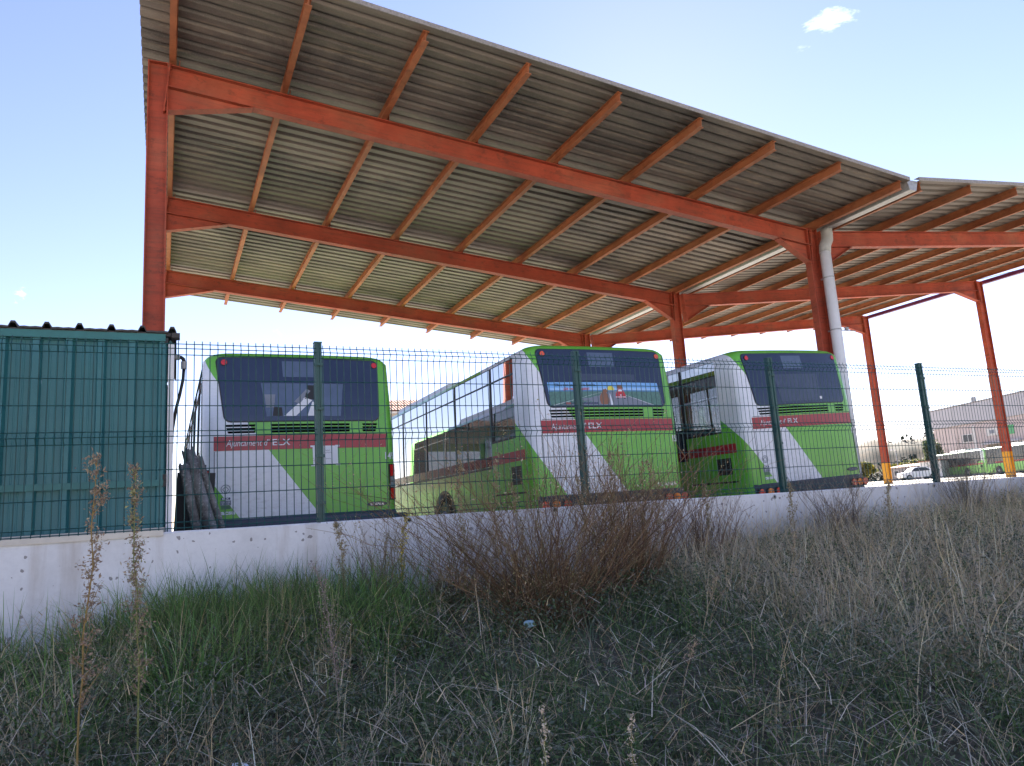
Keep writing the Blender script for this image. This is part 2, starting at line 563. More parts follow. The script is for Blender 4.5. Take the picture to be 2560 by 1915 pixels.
def haunch(par, ln, h, at_start, total):
    """tapered bracket below a beam end; par's local axes: x along the beam, z up"""
    m = MB()
    if at_start: pts = [(0.0, -BD - 0.002), (ln, -BD - 0.002), (0.0, -BD - h)]
    else: pts = [(total, -BD - 0.002), (total, -BD - h), (total - ln, -BD - 0.002)]
    m.prism(pts, -0.006, 0.006)
    a, b = (pts[1], pts[2]) if at_start else (pts[2], pts[1])
    d = Vector((b[0] - a[0], 0, b[1] - a[1])).normalized(); nrm = Vector((d.z, 0, -d.x))
    if nrm.z > 0: nrm = -nrm
    vs = []
    for s in (a, b):
        for yy in (-0.08, 0.08):
            for t in (0, 0.014):
                vs.append((s[0] + nrm.x * t, yy, s[1] + nrm.z * t))
    m.add(vs, [(0, 2, 6, 4), (1, 5, 7, 3), (0, 1, 3, 2), (4, 6, 7, 5), (0, 4, 5, 1), (2, 3, 7, 6)])
    o = m.build('haunch', M['steel_red'], par)
    recalc(o.data)
def column(x0, x1, y, ztop, yw=0.16, yellow=True):
    zb = cgz((x0 + x1) / 2, y) - 0.05
    h = ztop - zb; d = x1 - x0
    m = MB()
    tf = 0.018
    m.box(-d / 2, -d / 2 + tf, -yw / 2, yw / 2, 0, h)
    m.box(d / 2 - tf, d / 2, -yw / 2, yw / 2, 0, h)
    m.box(-d / 2 + tf, d / 2 - tf, -0.006, 0.006, 0, h)
    o = m.build('column', M['steel_red'], canopy, L((x0 + x1) / 2, y, zb))
    MB().box(-d / 2 + tf, d / 2 - tf, -yw / 2 + 0.004, yw / 2 - 0.004, h - 0.014, h - 0.002).build('cap_plate', M['steel_red'], o)
    if yellow:
        e = 0.004; hy = 0.9 - zb
        m = MB()
        for s in (-1, 1):
            xa, xb = sorted((s * (d / 2 + e), s * (d / 2 - tf - e)))
            m.box(xa, xb, -yw / 2 - e, yw / 2 + e, 0.0, hy)
        m.box(-d / 2 + tf + e, d / 2 - tf - e, -0.010, 0.010, 0, hy)
        m.build('yellow_base', M['yellow'], o)
    return o
LLN = math.hypot(XM - XL, ZM - ZL); RLN = math.hypot(XR - XM - 0.12, ZR - ZM)
def end_plate(par, x, depth, s):
    """bolted plate at a beam end; s = side of the bolts"""
    m = MB().box(x - 0.010, x + 0.010, -0.095, 0.095, -depth, 0.03)
    for z in (-0.06, -0.20, -0.34, -depth + 0.2, -depth + 0.07):
        for yy in (-0.062, 0.062):
            m.disc((x + s * 0.010, yy, z), 0.017, (s, 0, 0), 0.018, 6)
    m.build('end_plate', M['steel_red'], par)
for fi, y in enumerate(FRAMES):
    b = beam(XL, ZL, XM - 0.16, ZM + 0.16 * -SL, y)
    haunch(b, 1.25, 0.40, True, LLN - 0.16); haunch(b, 0.95, 0.42, False, LLN - 0.16)
    end_plate(b, 0.012, 0.80, 1); end_plate(b, LLN - 0.172, 0.82, -1)
    b = beam(XM + 0.12, ZM + 0.12 * SR, XR, ZR, y)
    haunch(b, 0.95, 0.42, True, RLN); haunch(b, 1.25, 0.42, False, RLN)
    end_plate(b, 0.012, 0.82, 1); end_plate(b, RLN - 0.012, 0.82, -1)
    column(-0.305, -0.022, y, ZL + 0.02)
    column(13.07, 13.38, y, ZM + 0.06)
    column(27.26, 27.60, y, ZR + 0.0)
# purlins: along the depth, on top of the beams
pl = 23.90 - 9.07
pum = MB()
src = ibeam(pl, PD, 0.09, 0.010, 0.007)
pum.add([(-v[1], v[0], v[2] + PD) for v in src.v], src.f)     # runs along +y, bottom at z=0
pum = pum.mesh('purlin', M['steel_purlin'])
cl_m = MB().box(-0.045, 0.045, -0.05, 0.05, 0.0, 0.008).box(0.045, 0.053, -0.05, 0.05, 0.0, 0.11).mesh('cleat', M['steel_red'])
for k in range(9):
    x = 0.03 + 1.65 * k; z = ZL + SL * (x - XL) + 0.002
    o = link('purlin', pum, canopy, L(x, 9.07, z), (0, -math.atan(SL), 0))
    for y in FRAMES: link('cleat', cl_m, o, (0.047, y - 9.07, 0.011))
    x = 13.86 + 1.655 * k; z = ZM + SR * (x - XM) + 0.002
    o = link('purlin', pum, canopy, L(x, 9.07, z), (0, -math.atan(SR), 0))
# roof sheets, one metre of ribbed sheet each, laid from the front edge to the back
def sheet_mesh(ln):
    m = MB(); pitch = 0.25; H = 0.045
    prof = []
    for i in range(4):
        y = i * pitch
        prof += [(y, 0), (y + 0.125, 0), (y + 0.150, H), (y + 0.215, H), (y + 0.240, 0)]
    prof += [(1.0, 0), (1.018, 0.002)]
    nx = 8
    vs = [(ln * i / nx, p[0], p[1] + 0.0) for i in range(nx + 1) for p in prof]
    n = len(prof)
    fs = [(i * n + j, (i + 1) * n + j, (i + 1) * n + j + 1, i * n + j + 1) for i in range(nx) for j in range(n - 1)]
    return m.add(vs, fs).mesh('roof_sheet', M['roof'])
aL, aR = math.atan(SL), math.atan(SR)
xl0, xl1, xr0, xr1 = -0.40, 13.42, 13.70, 27.55
smL = sheet_mesh((xl1 - xl0) / math.cos(aL)); smR = sheet_mesh((xr1 - xr0) / math.cos(aR))
RT = PD + 0.006
for i in range(15):
    y = 8.98 + i
    link('roof_sheet', smL, canopy, L(xl0, y, ZL + SL * (xl0 - XL) + RT + 0.0015 * (i % 2)), (0, -aL, 0))
    link('roof_sheet', smR, canopy, L(xr0, y, ZM + SR * (xr0 - XM) + RT + 0.0015 * (i % 2)), (0, -aR, 0))
# edge flashing on the front and back edges
for (x0, x1, z0, a) in ((xl0 - 0.02, xl1 - 0.02, ZL + SL * (xl0 - XL) + RT, aL), (xr0, xr1 + 0.02, ZM + SR * (xr0 - XM) + RT, aR)):
    ln = (x1 - x0) / math.cos(a)
    for yy, nm in ((8.972, 'front'), (23.99, 'back')):
        MB().box(0, ln, -0.012, 0.006 if nm == 'front' else 0.03, -0.006, 0.060).box(0, ln, -0.012, 0.11, 0.0605, 0.066).build('edge_flashing', M['flashing'], canopy, L(x0, yy, z0), (0, -a, 0))
# valley gutter
m = MB()
g0, g1, gz = 13.40, 13.74, ZM + PD + 0.05
pts = [(13.40, gz), (13.47, gz - 0.21), (13.66, gz - 0.21), (13.74, gz)]
inn = [(13.405, gz + 0.001), (13.475, gz - 0.204), (13.655, gz - 0.204), (13.735, gz + 0.001)]
m.prism(pts, 0, 14.9); o = m.build('valley_gutter', M['galv'], canopy, L(0, 9.04, 0)); recalc(o.data)
# tie beams between the right-hand columns and back along the left ones
o = MB().box(-0.07, 0.07, 0, 14.4, -0.13, 0).build('eave_tie_beam', M['steel_purple'], canopy, L(27.80, 9.3, 7.32))
# downpipe on the front middle column
dp = MB().tube([(13.56, 11.22, gz - 0.20), (13.56, 11.22, gz - 0.32), (13.53, 11.21, gz - 0.46), (13.42, 11.20, gz - 0.62), (13.395, 11.20, gz - 0.78)], [0.125, 0.125, 0.128, 0.128, 0.125], 16)
up = dp.build('downpipe_elbow', M['grey_pvc'], canopy, L(0, 0, 0), smooth=True)
MB().tube([(13.395, 11.20, gz - 0.77), (13.395, 11.20, -0.6)], 0.118, 18).build('downpipe', M['white_pvc'], canopy, L(0, 0, 0), smooth=True)
for z in (4.62, 3.42, 1.4):
    m = MB().tube([(13.395, 11.20, z), (13.395, 11.20, z + 0.03)], 0.123, 18).box(13.33, 13.46, 11.30, 11.36, z, z + 0.03)
    if z == 3.42: m.tube([(13.515, 11.2, z + 0.015), (14.0, 11.2, z + 0.02)], 0.012, 6).box(13.70, 13.77, 11.17, 11.23, z + 0.03, z + 0.09)
    m.build('pipe_clamp', M['galv'], canopy, L(0, 0, 0))

# ------------------------------------------------------------------ shed behind the fence
SY = 6.74
shed = empty('green_shed', (-0.05, SY, -0.6))
tag(shed, 'green corrugated metal shed with dark ribbed roof and white corner post', 'shed')
def S(x, y, z): return (x + 0.05, y - SY, z + 0.6)
def mk_green():
    m_, nt, bs = nmat('green_corrugated_sheet')
    v = coords(nt)
    n1 = noise(nt, v, 1.4, 7, 0.65); n2 = noise(nt, v, 120, 2, 0.6)
    c = mixc(nt, ramp(nt, n1, [(0.3, 0), (0.7, 1)]), (0.022, 0.135, 0.145), (0.030, 0.165, 0.180))
    c = mixc(nt, ramp(nt, n2, [(0.5, 0), (0.8, 0.25)]), c, (0.09, 0.24, 0.26))
    vo = node(nt, 'ShaderNodeTexVoronoi'); vo.inputs['Scale'].default_value = 3.1
    nt.links.new(v, vo.inputs['Vector'])
    fl = math_(nt, 'LESS_THAN', vo.outputs['Distance'], 0.022)
    c = mixc(nt, fl, c, (0.6, 0.66, 0.68))
    setc(nt, bs, c); bs.inputs['Roughness'].default_value = 0.45
    return m_
M['green_sheet'] = mk_green()
M['green_rail'] = plain('green_rail_paint', (0.018, 0.155, 0.150), 0.45, var=0.12)
M['shed_roof'] = plain('dark_brown_green_roof', (0.045, 0.040, 0.036), 0.6, var=0.2)
def wall_panel():
    m = MB(); P_ = 0.226; H = 0.046
    prof = []
    for i in range(4):
        x = i * P_
        prof += [(x, 0), (x + 0.046, 0.0), (x + 0.050, -0.003), (x + 0.058, -0.003), (x + 0.062, 0), (x + 0.094, 0.0), (x + 0.098, -0.003), (x + 0.106, -0.003), (x + 0.110, 0), (x + 0.150, 0), (x + 0.163, -H), (x + 0.208, -H), (x + 0.2255, 0)]
    vs = [(a, b, z) for z in (0.0, 1.62) for a, b in prof]
    n = len(prof)
    fs = [(j, j + 1, n + j + 1, n + j) for j in range(n - 1)]
    return m.add(vs, fs).mesh('wall_panel', M['green_sheet'])
wpm = wall_panel()
for i in range(6):
    link('wall_panel', wpm, shed, S(-0.083 - 0.904 * (i + 1), SY, 0.027))
MB().box(0, 5.35, -0.066, -0.050, 0, 0.052).build('lower_rail', M['green_rail'], shed, S(-5.45, SY, 0.360))
MB().box(0, 5.35, -0.066, -0.050, 0, 0.062).build('upper_rail', M['green_rail'], shed, S(-5.45, SY, 1.570))
MB().box(-5.5, -0.085, 0.0, 0.06, -0.6, 0.027).build('plinth', M['plinth'], shed, (0.05, -0.045, 0.6))
MB().box(-9.0, -0.088, -0.398, -0.06, 0.562, 0.604).build('mortar_bed', M['plinth'], shed, (0.05, 0, 0))
MB().box(-0.078, -0.032, -0.03, 0.05, 0.55, 2.16).build('corner_post', M['white_pvc'], shed, (0.05, 0.0, 0.0))
MB().box(-0.105, -0.080, -0.05, -0.034, 1.015, 1.055).build('bracket', M['black'], shed, (0.05, 0.0, 0.0))
MB().box(-0.108, -0.080, -0.056, -0.038, 0.955, 1.012).build('bracket', M['black'], shed, (0.05, 0.0, 0.0))
MB().box(-0.108, -0.080, -0.056, -0.034, 2.16, 2.20).build('bracket', M['black'], shed, (0.05, 0.0, 0.0))
for sx in (-5.5, -0.05):       # side and back walls
    pass
MB().box(-5.5, -0.055, 2.2, 2.24, 0, 2.2).build('back_wall', M['green_sheet'], shed, (0.05, 0, 0))
MB().box(-0.075, -0.050, 0.06, 2.2, 0, 2.2).build('side_wall', M['green_sheet'], shed, (0.05, 0, 0))
# ribbed roof, overhanging the front a little
m = MB(); prof = []
P_ = 0.2265
for i in range(24):
    x = -i * P_
    prof += [(x + 0.033, 0.0), (x + 0.014, 0.042), (x - 0.014, 0.042), (x - 0.033, 0.0), (x - 0.075, 0.004), (x - 0.113, 0.0), (x - 0.15, 0.004)]
vs = [(a, y, b + (0.028 if y > 0 else 0)) for y in (-0.085, 2.4) for a, b in prof] + [(a, y, b - 0.016 + (0.028 if y > 0 else 0)) for y in (-0.085, 2.4) for a, b in prof]
n = len(prof)
fs = [(j, j + 1, n + j + 1, n + j) for j in range(n - 1)] + [(2 * n + j, 3 * n + j, 3 * n + j + 1, 2 * n + j + 1) for j in range(n - 1)]
fs += [(j, 2 * n + j, 2 * n + j + 1, j + 1) for j in range(n - 1)]
m.add(vs, fs).build('roof', M['shed_roof'], shed, S(-0.05, SY, 1.652))
MB().box(-0.055, 0.010, -0.088, 0.02, 2.200, 2.240).build('roof_end_trim', M['shed_roof'], shed, (0.05, 0, 0))
MB().box(-5.4, -0.06, -0.06, -0.02, 2.215, 2.245).build('eave_trim', M['shed_roof'], shed, (0.05, 0, 0))

# black hose with grey fittings next to the shed
hose = empty('black_hose', (0.01, 6.95, 1.0))
tag(hose, 'black hose with grey fittings curving down beside the shed corner', 'hose')
MB().tube([(0.035, 0, 0.405), (0.030, 0, 0.30), (0.005, 0, 0.16), (-0.025, 0.02, 0.03), (-0.05, 0.05, -0.15), (-0.06, 0.08, -0.5)], 0.0135, 10).build('hose_pipe', M['black'], hose, smooth=True)
MB().tube([(0.035, 0, 0.39), (0.035, 0, 0.455)], 0.024, 12).build('fitting', M['grey_pvc'], hose)
MB().tube([(0.035, 0, 0.45), (0.030, 0, 0.478), (0.012, 0, 0.492), (0.0, 0, 0.494)], 0.016, 10).build('elbow', M['black'], hose, smooth=True)
MB().tube([(0.002, 0, 0.494), (-0.035, 0, 0.494)], 0.026, 12).build('fitting', M['grey_pvc'], hose)

# old galvanised gutter lengths and a black board leaning beside the shed
def mk_oldmetal():
    m_, nt, bs = nmat('old_stained_metal')
    v = coords(nt)
    n1 = noise(nt, v, 7, 8, 0.7); n2 = noise(nt, v, 34, 5, 0.7)
    c = mixc(nt, ramp(nt, n1, [(0.35, 0), (0.62, 1)]), (0.27, 0.265, 0.255), (0.09, 0.082, 0.075))
    c = mixc(nt, ramp(nt, n2, [(0.55, 0), (0.68, 0.8)]), c, (0.55, 0.54, 0.52))
    c = mixc(nt, ramp(nt, noise(nt, v, 3.5, 6, 0.7), [(0.58, 0), (0.7, 0.7)]), c, (0.16, 0.085, 0.045))
    setc(nt, bs, c); bs.inputs['Roughness'].default_value = 0.6; bs.inputs['Metallic'].default_value = 0.2
    bump(nt, bs, n1, 0.3, 0.01)
    return m_
M['old_metal'] = mk_oldmetal()
def old_gutter(label, top, bot, w, arc, ang):
    """half-round length of old gutter from bot to top, hollow side turned by ang"""
    o = empty('old_gutter', bot)
    tag(o, label, 'gutter', 'old gutter lengths leaning beside the shed')
    d = Vector(top) - Vector(bot); ln = d.length; d.normalize()
    n = 9; m = MB(); vs = []; ns = 8
    for s in range(ns + 1):
        for t_, r in ((0, w / 2), (1, w / 2 - 0.006)):
            for i in range(n + 1):
                a = -arc / 2 + arc * i / n
                cut = 0.0
                if s == ns: cut = 0.018 * math.sin(i * 1.9 + w * 40)
                wob = 1 + 0.06 * math.sin(s * 1.3 + i * 0.4)
                vs.append((math.sin(a) * r * wob, -math.cos(a) * r * wob, ln * s / ns + cut))
    q = 2 * (n + 1)
    fs = []
    for s in range(ns):
        for i in range(n):
            b0, b1 = s * q + i, (s + 1) * q + i
            fs.append((b0, b0 + 1, b1 + 1, b1))
            fs.append((b0 + n + 1, b1 + n + 1, b1 + n + 2, b0 + n + 2))
        for i in (0, n):
            fs.append((s * q + i, (s + 1) * q + i, (s + 1) * q + n + 1 + i, s * q + n + 1 + i))
    for s in (0, ns):
        for i in range(n):
            fs.append((s * q + i, s * q + i + 1, s * q + n + 2 + i, s * q + n + 1 + i))
    m.add(vs, fs)
    me = m.mesh('gutter_shell', M['old_metal'], smooth=True); recalc(me)
    c = link('gutter_shell', me, o)
    ax = Vector((1, 0, 0)); ax = (ax - d * ax.dot(d)).normalized(); ay = d.cross(ax)
    c.rotation_euler = (Matrix((ax, ay, d)).transposed() @ Matrix.Rotation(ang, 3, 'Z')).to_euler()
    return o
old_gutter('brown-stained old metal gutter, leftmost and shortest of those leaning by the shed', (0.045, 7.55, 0.60), (0.30, 7.50, -0.66), 0.108, 2.2, 0.25)
old_gutter('tall grey old metal gutter with curled top leaning over the others by the shed', (0.095, 7.62, 0.735), (0.47, 7.40, -0.66), 0.126, 2.6, -0.35)
old_gutter('speckled grey old metal gutter nearest the bus, half behind the tall one', (0.19, 7.72, 0.68), (0.60, 7.62, -0.66), 0.090, 1.6, -0.1)
bb = MB().box(-0.02, 0.33, -0.008, 0.008, 0, 1.22).box(0.02, 0.24, -0.010, 0.012, 1.22, 1.30).build('black_board', M['black'], None, (-0.035, 7.95, -0.66), (-0.06, 0.05, 0))
tag(bb, 'black board leaning behind the old gutters next to the shed', 'board')
# ================================================================== buses
BHW, BLEN, BCR = 1.275, 11.9, 0.17
def bus_in(z):                  # side tumblehome
    return 0.0 if z < 1.1 else 0.035 * ((z - 1.1) / 1.6) ** 1.5
def bus_ry(x, z):               # rear surface: y of the skin at x, z
    y = 0.05 * (x / 1.1) ** 2
    if z > 1.8: y += 0.085 * ((z - 1.8) / 0.85) ** 1.4
    return y
LINES_UP, LINES_LO = 0.843, -0.52

def mk_livery():
    m_, nt, bs = nmat('green_white_livery')
    tc = node(nt, 'ShaderNodeTexCoord')
    sx = node(nt, 'ShaderNodeSeparateXYZ'); nt.links.new(tc.outputs['Object'], sx.inputs[0])
    x, y, z = sx.outputs
    u = math_(nt, 'SUBTRACT', x, math_(nt, 'MULTIPLY', y, 0.6))
    q = math_(nt, 'ADD', z, math_(nt, 'MULTIPLY', u, 1.35))       # z + 1.35 u
    a = math_(nt, 'LESS_THAN', q, LINES_UP); b = math_(nt, 'GREATER_THAN', q, LINES_LO)
    white = math_(nt, 'MULTIPLY', a, b)
    v = tc.outputs['Object']
    n1 = noise(nt, v, 1.3, 6, 0.65)
    g = mixc(nt, ramp(nt, n1, [(0.35, 0), (0.7, 1)]), (0.155, 0.500, 0.050), (0.135, 0.440, 0.045))
    w = mixc(nt, ramp(nt, n1, [(0.35, 0), (0.7, 1)]), (0.80, 0.81, 0.83), (0.72, 0.73, 0.75))
    c = mixc(nt, white, g, w)
    # road film and scuffs, denser low down on the panels
    d1 = noise(nt, coords(nt, (1.2, 1.2, 3.5)), 7, 7, 0.75)
    low = node(nt, 'ShaderNodeMapRange'); nt.links.new(z, low.inputs['Value'])
    low.inputs['From Min'].default_value = 1.3; low.inputs['From Max'].default_value = 0.2
    low.inputs['To Min'].default_value = 0.18; low.inputs['To Max'].default_value = 0.75
    dirt = math_(nt, 'MULTIPLY', ramp(nt, d1, [(0.48, 0), (0.75, 1)]), low.outputs[0])
    c = mixc(nt, dirt, c, (0.28, 0.25, 0.21))
    d2 = noise(nt, coords(nt, (3, 3, 14)), 9, 3, 0.6)
    c = mixc(nt, ramp(nt, d2, [(0.70, 0), (0.74, 0.35)]), c, (0.18, 0.17, 0.16))
    setc(nt, bs, c)
    bs.inputs['Roughness'].default_value = 0.28
    nt.links.new(ramp(nt, d1, [(0.3, 0.22), (0.8, 0.5)]), bs.inputs['Roughness'])
    bs.inputs['Coat Weight'].default_value = 0.25
    bs.inputs['Coat Roughness'].default_value = 0.15
    return m_
M['livery'] = mk_livery()

def mk_glass(name, tint, refl=1.0, opaque=0.0, base=(0.02, 0.02, 0.025)):
    m_, nt, bs = nmat(name)
    out = nt.nodes['Material Output']
    tr = node(nt, 'ShaderNodeBsdfTransparent'); tr.inputs['Color'].default_value = (*tint, 1)
    df = node(nt, 'ShaderNodeBsdfDiffuse'); df.inputs['Color'].default_value = (*base, 1)
    gl = node(nt, 'ShaderNodeBsdfGlossy'); gl.inputs['Roughness'].default_value = 0.02
    m1 = node(nt, 'ShaderNodeMixShader'); m1.inputs['Fac'].default_value = opaque
    nt.links.new(tr.outputs[0], m1.inputs[1]); nt.links.new(df.outputs[0], m1.inputs[2])
    fr = node(nt, 'ShaderNodeFresnel'); fr.inputs['IOR'].default_value = 1.6
    f2 = math_(nt, 'MULTIPLY', fr.outputs[0], refl)
    m2 = node(nt, 'ShaderNodeMixShader')
    nt.links.new(f2, m2.inputs['Fac']); nt.links.new(m1.outputs[0], m2.inputs[1]); nt.links.new(gl.outputs[0], m2.inputs[2])
    nt.links.new(m2.outputs[0], out.inputs['Surface'])
    nt.nodes.remove(bs)
    return m_
M['side_glass'] = mk_glass('tinted_side_glass', (0.42, 0.44, 0.47), 0.85, 0.12)
M['clear_side'] = mk_glass('clear_side_glass', (0.66, 0.68, 0.70), 0.55, 0.04)
M['clear_glass'] = mk_glass('clear_pane', (0.78, 0.80, 0.84), 1.0, 0.03)
def mk_rear_glass():
    m_, nt, bs = nmat('dark_rear_glass')
    v = coords(nt)
    n = noise(nt, v, 4, 6, 0.7)
    setc(nt, bs, mixc(nt, ramp(nt, n, [(0.35, 0), (0.75, 1)]), (0.016, 0.027, 0.062), (0.027, 0.040, 0.080)))
    bs.inputs['Roughness'].default_value = 0.09
    bs.inputs['Specular IOR Level'].default_value = 0.6
    return m_
M['rear_glass'] = mk_rear_glass()
M['rear_plate'] = plain('blue_grey_sign_box', (0.10, 0.14, 0.22), 0.25)
M['stripe'] = plain('dark_red_stripe', (0.40, 0.018, 0.032), 0.35, var=0.10, coat=0.2)
def mk_film():
    m_, nt, bs = nmat('red_window_film')
    bs.inputs['Base Color'].default_value = (0.36, 0.02, 0.03, 1); bs.inputs['Roughness'].default_value = 0.2
    bs.inputs['Alpha'].default_value = 0.62
    return m_
M['film'] = mk_film()
M['white_ink'] = plain('white_lettering', (0.80, 0.81, 0.82), 0.5, var=0.08)
M['blue_ink'] = plain('dark_blue_ink', (0.035, 0.05, 0.13), 0.5)
M['grey_ink'] = plain('grey_ink', (0.22, 0.24, 0.28), 0.5)
M['chrome'] = plain('chrome_letters', (0.62, 0.64, 0.66), 0.25, metal=0.7)
def mk_lens(name, col):
    m_, nt, bs = nmat(name)
    v = coords(nt, (60, 60, 60))
    w = node(nt, 'ShaderNodeTexVoronoi'); w.inputs['Scale'].default_value = 1.0; nt.links.new(v, w.inputs['Vector'])
    setc(nt, bs, mixc(nt, w.outputs['Distance'], col, tuple(min(1, c * 1.8) for c in col)))
    bs.inputs['Roughness'].default_value = 0.12; bs.inputs['Coat Weight'].default_value = 0.6
    return m_
M['red_lens'] = mk_lens('red_lamp_lens', (0.42, 0.012, 0.012))
M['amber_lens'] = mk_lens('amber_lamp_lens', (0.55, 0.13, 0.01))
M['clear_lens'] = mk_lens('clear_lamp_lens', (0.16, 0.18, 0.20))
M['seat'] = plain('bus_seat', (0.06, 0.10, 0.16), 0.7)
M['interior'] = plain('bus_interior', (0.30, 0.30, 0.29), 0.7)
M['floor_in'] = plain('bus_floor', (0.10, 0.10, 0.10), 0.8)
M['pole'] = plain('handrail', (0.50, 0.36, 0.05), 0.4)
M['paper'] = plain('white_paper', (0.78, 0.78, 0.78), 0.8, var=0.04)
M['rim'] = plain('wheel_rim', (0.33, 0.34, 0.35), 0.45, metal=0.4)
M['orange_curtain'] = plain('orange_panel', (0.55, 0.18, 0.06), 0.6)

SIDE_Y = [BCR, 0.34, 0.62, 1.54, 3.22, 4.92, 6.62, 8.32, 10.02, 11.3, BLEN - BCR]
LV = [(0.16, 0.03), (0.58, 0.0), (0.85, 0.0), (1.10, 0.0), (1.49, None), (1.80, None), (2.10, None), (2.44, None), (2.68, None), (2.735, 0.075), (2.775, 0.125), (2.80, 0.20), (2.815, 0.32)]
def bus_perimeter(z, inset):
    hw = BHW - inset; r = BCR
    pts = []; kinds = []
    yr0 = bus_ry(hw - r, z) + max(0.0, inset - 0.036) * 0.8
    yf = BLEN - (0.10 * max(0, (z - 1.2) / 1.6)) - max(0.0, inset - 0.036) * 0.8
    nx = 8
    for i in range(nx + 1):
        x = -(hw - r) + 2 * (hw - r) * i / nx
        pts.append((x, bus_ry(x, z) + max(0.0, inset - 0.036) * 0.8)); kinds.append('rear')
    for i in range(1, 6):
        a = math.pi / 2 * i / 5
        pts.append((hw - r + r * math.sin(a), yr0 + r - r * math.cos(a))); kinds.append('corner')
    kinds[-1] = 'R0'
    ys = [max(y, yr0 + r + 0.005) for y in SIDE_Y[1:-1]]
    for i, y in enumerate(ys): pts.append((hw, y)); kinds.append('R%d' % (i + 1))
    n_r = len(pts)
    for i in range(0, 6):
        a = math.pi / 2 * i / 5
        pts.append((hw - r + r * math.cos(a), yf - r + r * math.sin(a))); kinds.append('corner')
    for i in range(1, 5):
        x = (hw - r) - 2 * (hw - r) * i / 5
        pts.append((x, yf)); kinds.append('front')
    for i in range(0, 6):
        a = math.pi / 2 * i / 5
        pts.append((-(hw - r) - r * math.sin(a), yf - r + r * math.cos(a))); kinds.append('corner')
    kinds[-1] = 'L%d' % (len(SIDE_Y) - 2)
    for i in range(len(ys) - 1, -1, -1): pts.append((-hw, ys[i])); kinds.append('L%d' % i)
    for i in range(5, 0, -1):
        a = math.pi / 2 * i / 5
        pts.append((-(hw - r) - r * math.sin(a), yr0 + r - r * math.cos(a))); kinds.append('corner')
    return pts, kinds
def bus_shell_mesh():
    m = MB(); rows = []
    for z, ins in LV:
        ins = bus_in(z) if ins is None else ins
        p, kinds = bus_perimeter(z, ins)
        rows.append([(x, y, z) for x, y in p])
    n = len(rows[0]); vs = [v for r_ in rows for v in r_]; fs = []
    for j in range(len(LV) - 1):
        z0 = LV[j][0]
        for i in range(n):
            kd = kinds[i]
            if kd[0] in 'RL' and kd[1:].isdigit():
                s = int(kd[1:])
                if s == 2 and 1.49 <= z0 < 2.68: continue
                if 3 <= s <= 8 and 1.10 <= z0 < 2.68: continue
            if kd == 'front' and 1.10 <= z0 < 2.44: continue
            i2 = (i + 1) % n
            fs.append((j * n + i, j * n + i2, (j + 1) * n + i2, (j + 1) * n + i))
    top = (len(LV) - 1) * n
    fs.append(tuple(top + i for i in range(n)))
    m.add(vs, fs)
    me = m.mesh('body', M['livery'], smooth=True)
    return me
bus_body_me = bus_shell_mesh()

def conform(rows, off, name, mat, parent, back=0.0):
    """rows: list of (z, xl, xr); a patch lying on the rear skin, off metres proud of it"""
    m = MB(); nx = 12; vs = []
    for z, xl, xr in rows:
        for i in range(nx + 1):
            x = xl + (xr - xl) * i / nx
            vs.append((x, bus_ry(x, z) - off, z))
    nr = len(rows); N = nx + 1
    fs = [(j * N + i, j * N + i + 1, (j + 1) * N + i + 1, (j + 1) * N + i) for j in range(nr - 1) for i in range(nx)]
    b = len(vs)
    # thin rim back to the skin
    ring = [i for i in range(N)] + [j * N + nx for j in range(1, nr)] + [(nr - 1) * N + i for i in range(nx - 1, -1, -1)] + [j * N for j in range(nr - 2, 0, -1)]
    for i in ring:
        x, y, z = vs[i]; vs.append((x, y + off + 0.004, z))
    K = len(ring)
    fs += [(ring[i], b + i, b + (i + 1) % K, ring[(i + 1) % K]) for i in range(K)]
    m.add(vs, fs)
    return m.build(name, mat, parent, smooth=False)
def round_rows(xl0, xr0, xl1, xr1, z0, z1, r, n=14, grow=0.0):
    """rounded quadrilateral; 0 = bottom, 1 = top"""
    rows = []
    z0 -= grow; z1 += grow
    ts = sorted(set([0, .15, .4, .7, 1.0] + [i / n for i in range(n + 1)]))
    zs = [z0 + r * (1 - math.cos(a * math.pi / 10)) for a in range(6)] + [z0 + r + (z1 - z0 - 2 * r) * i / 6 for i in range(1, 6)] + [z1 - r * (1 - math.cos(a * math.pi / 10)) for a in range(5, -1, -1)]
    for z in zs:
        t = (z - z0) / (z1 - z0)
        d = min(z - z0, z1 - z)
        ins = r - math.sqrt(max(0, r * r - (r - d) ** 2)) if d < r else 0
        rows.append((z, xl0 + (xl1 - xl0) * t + ins - grow, xr0 + (xr1 - xr0) * t - ins + grow))
    return rows

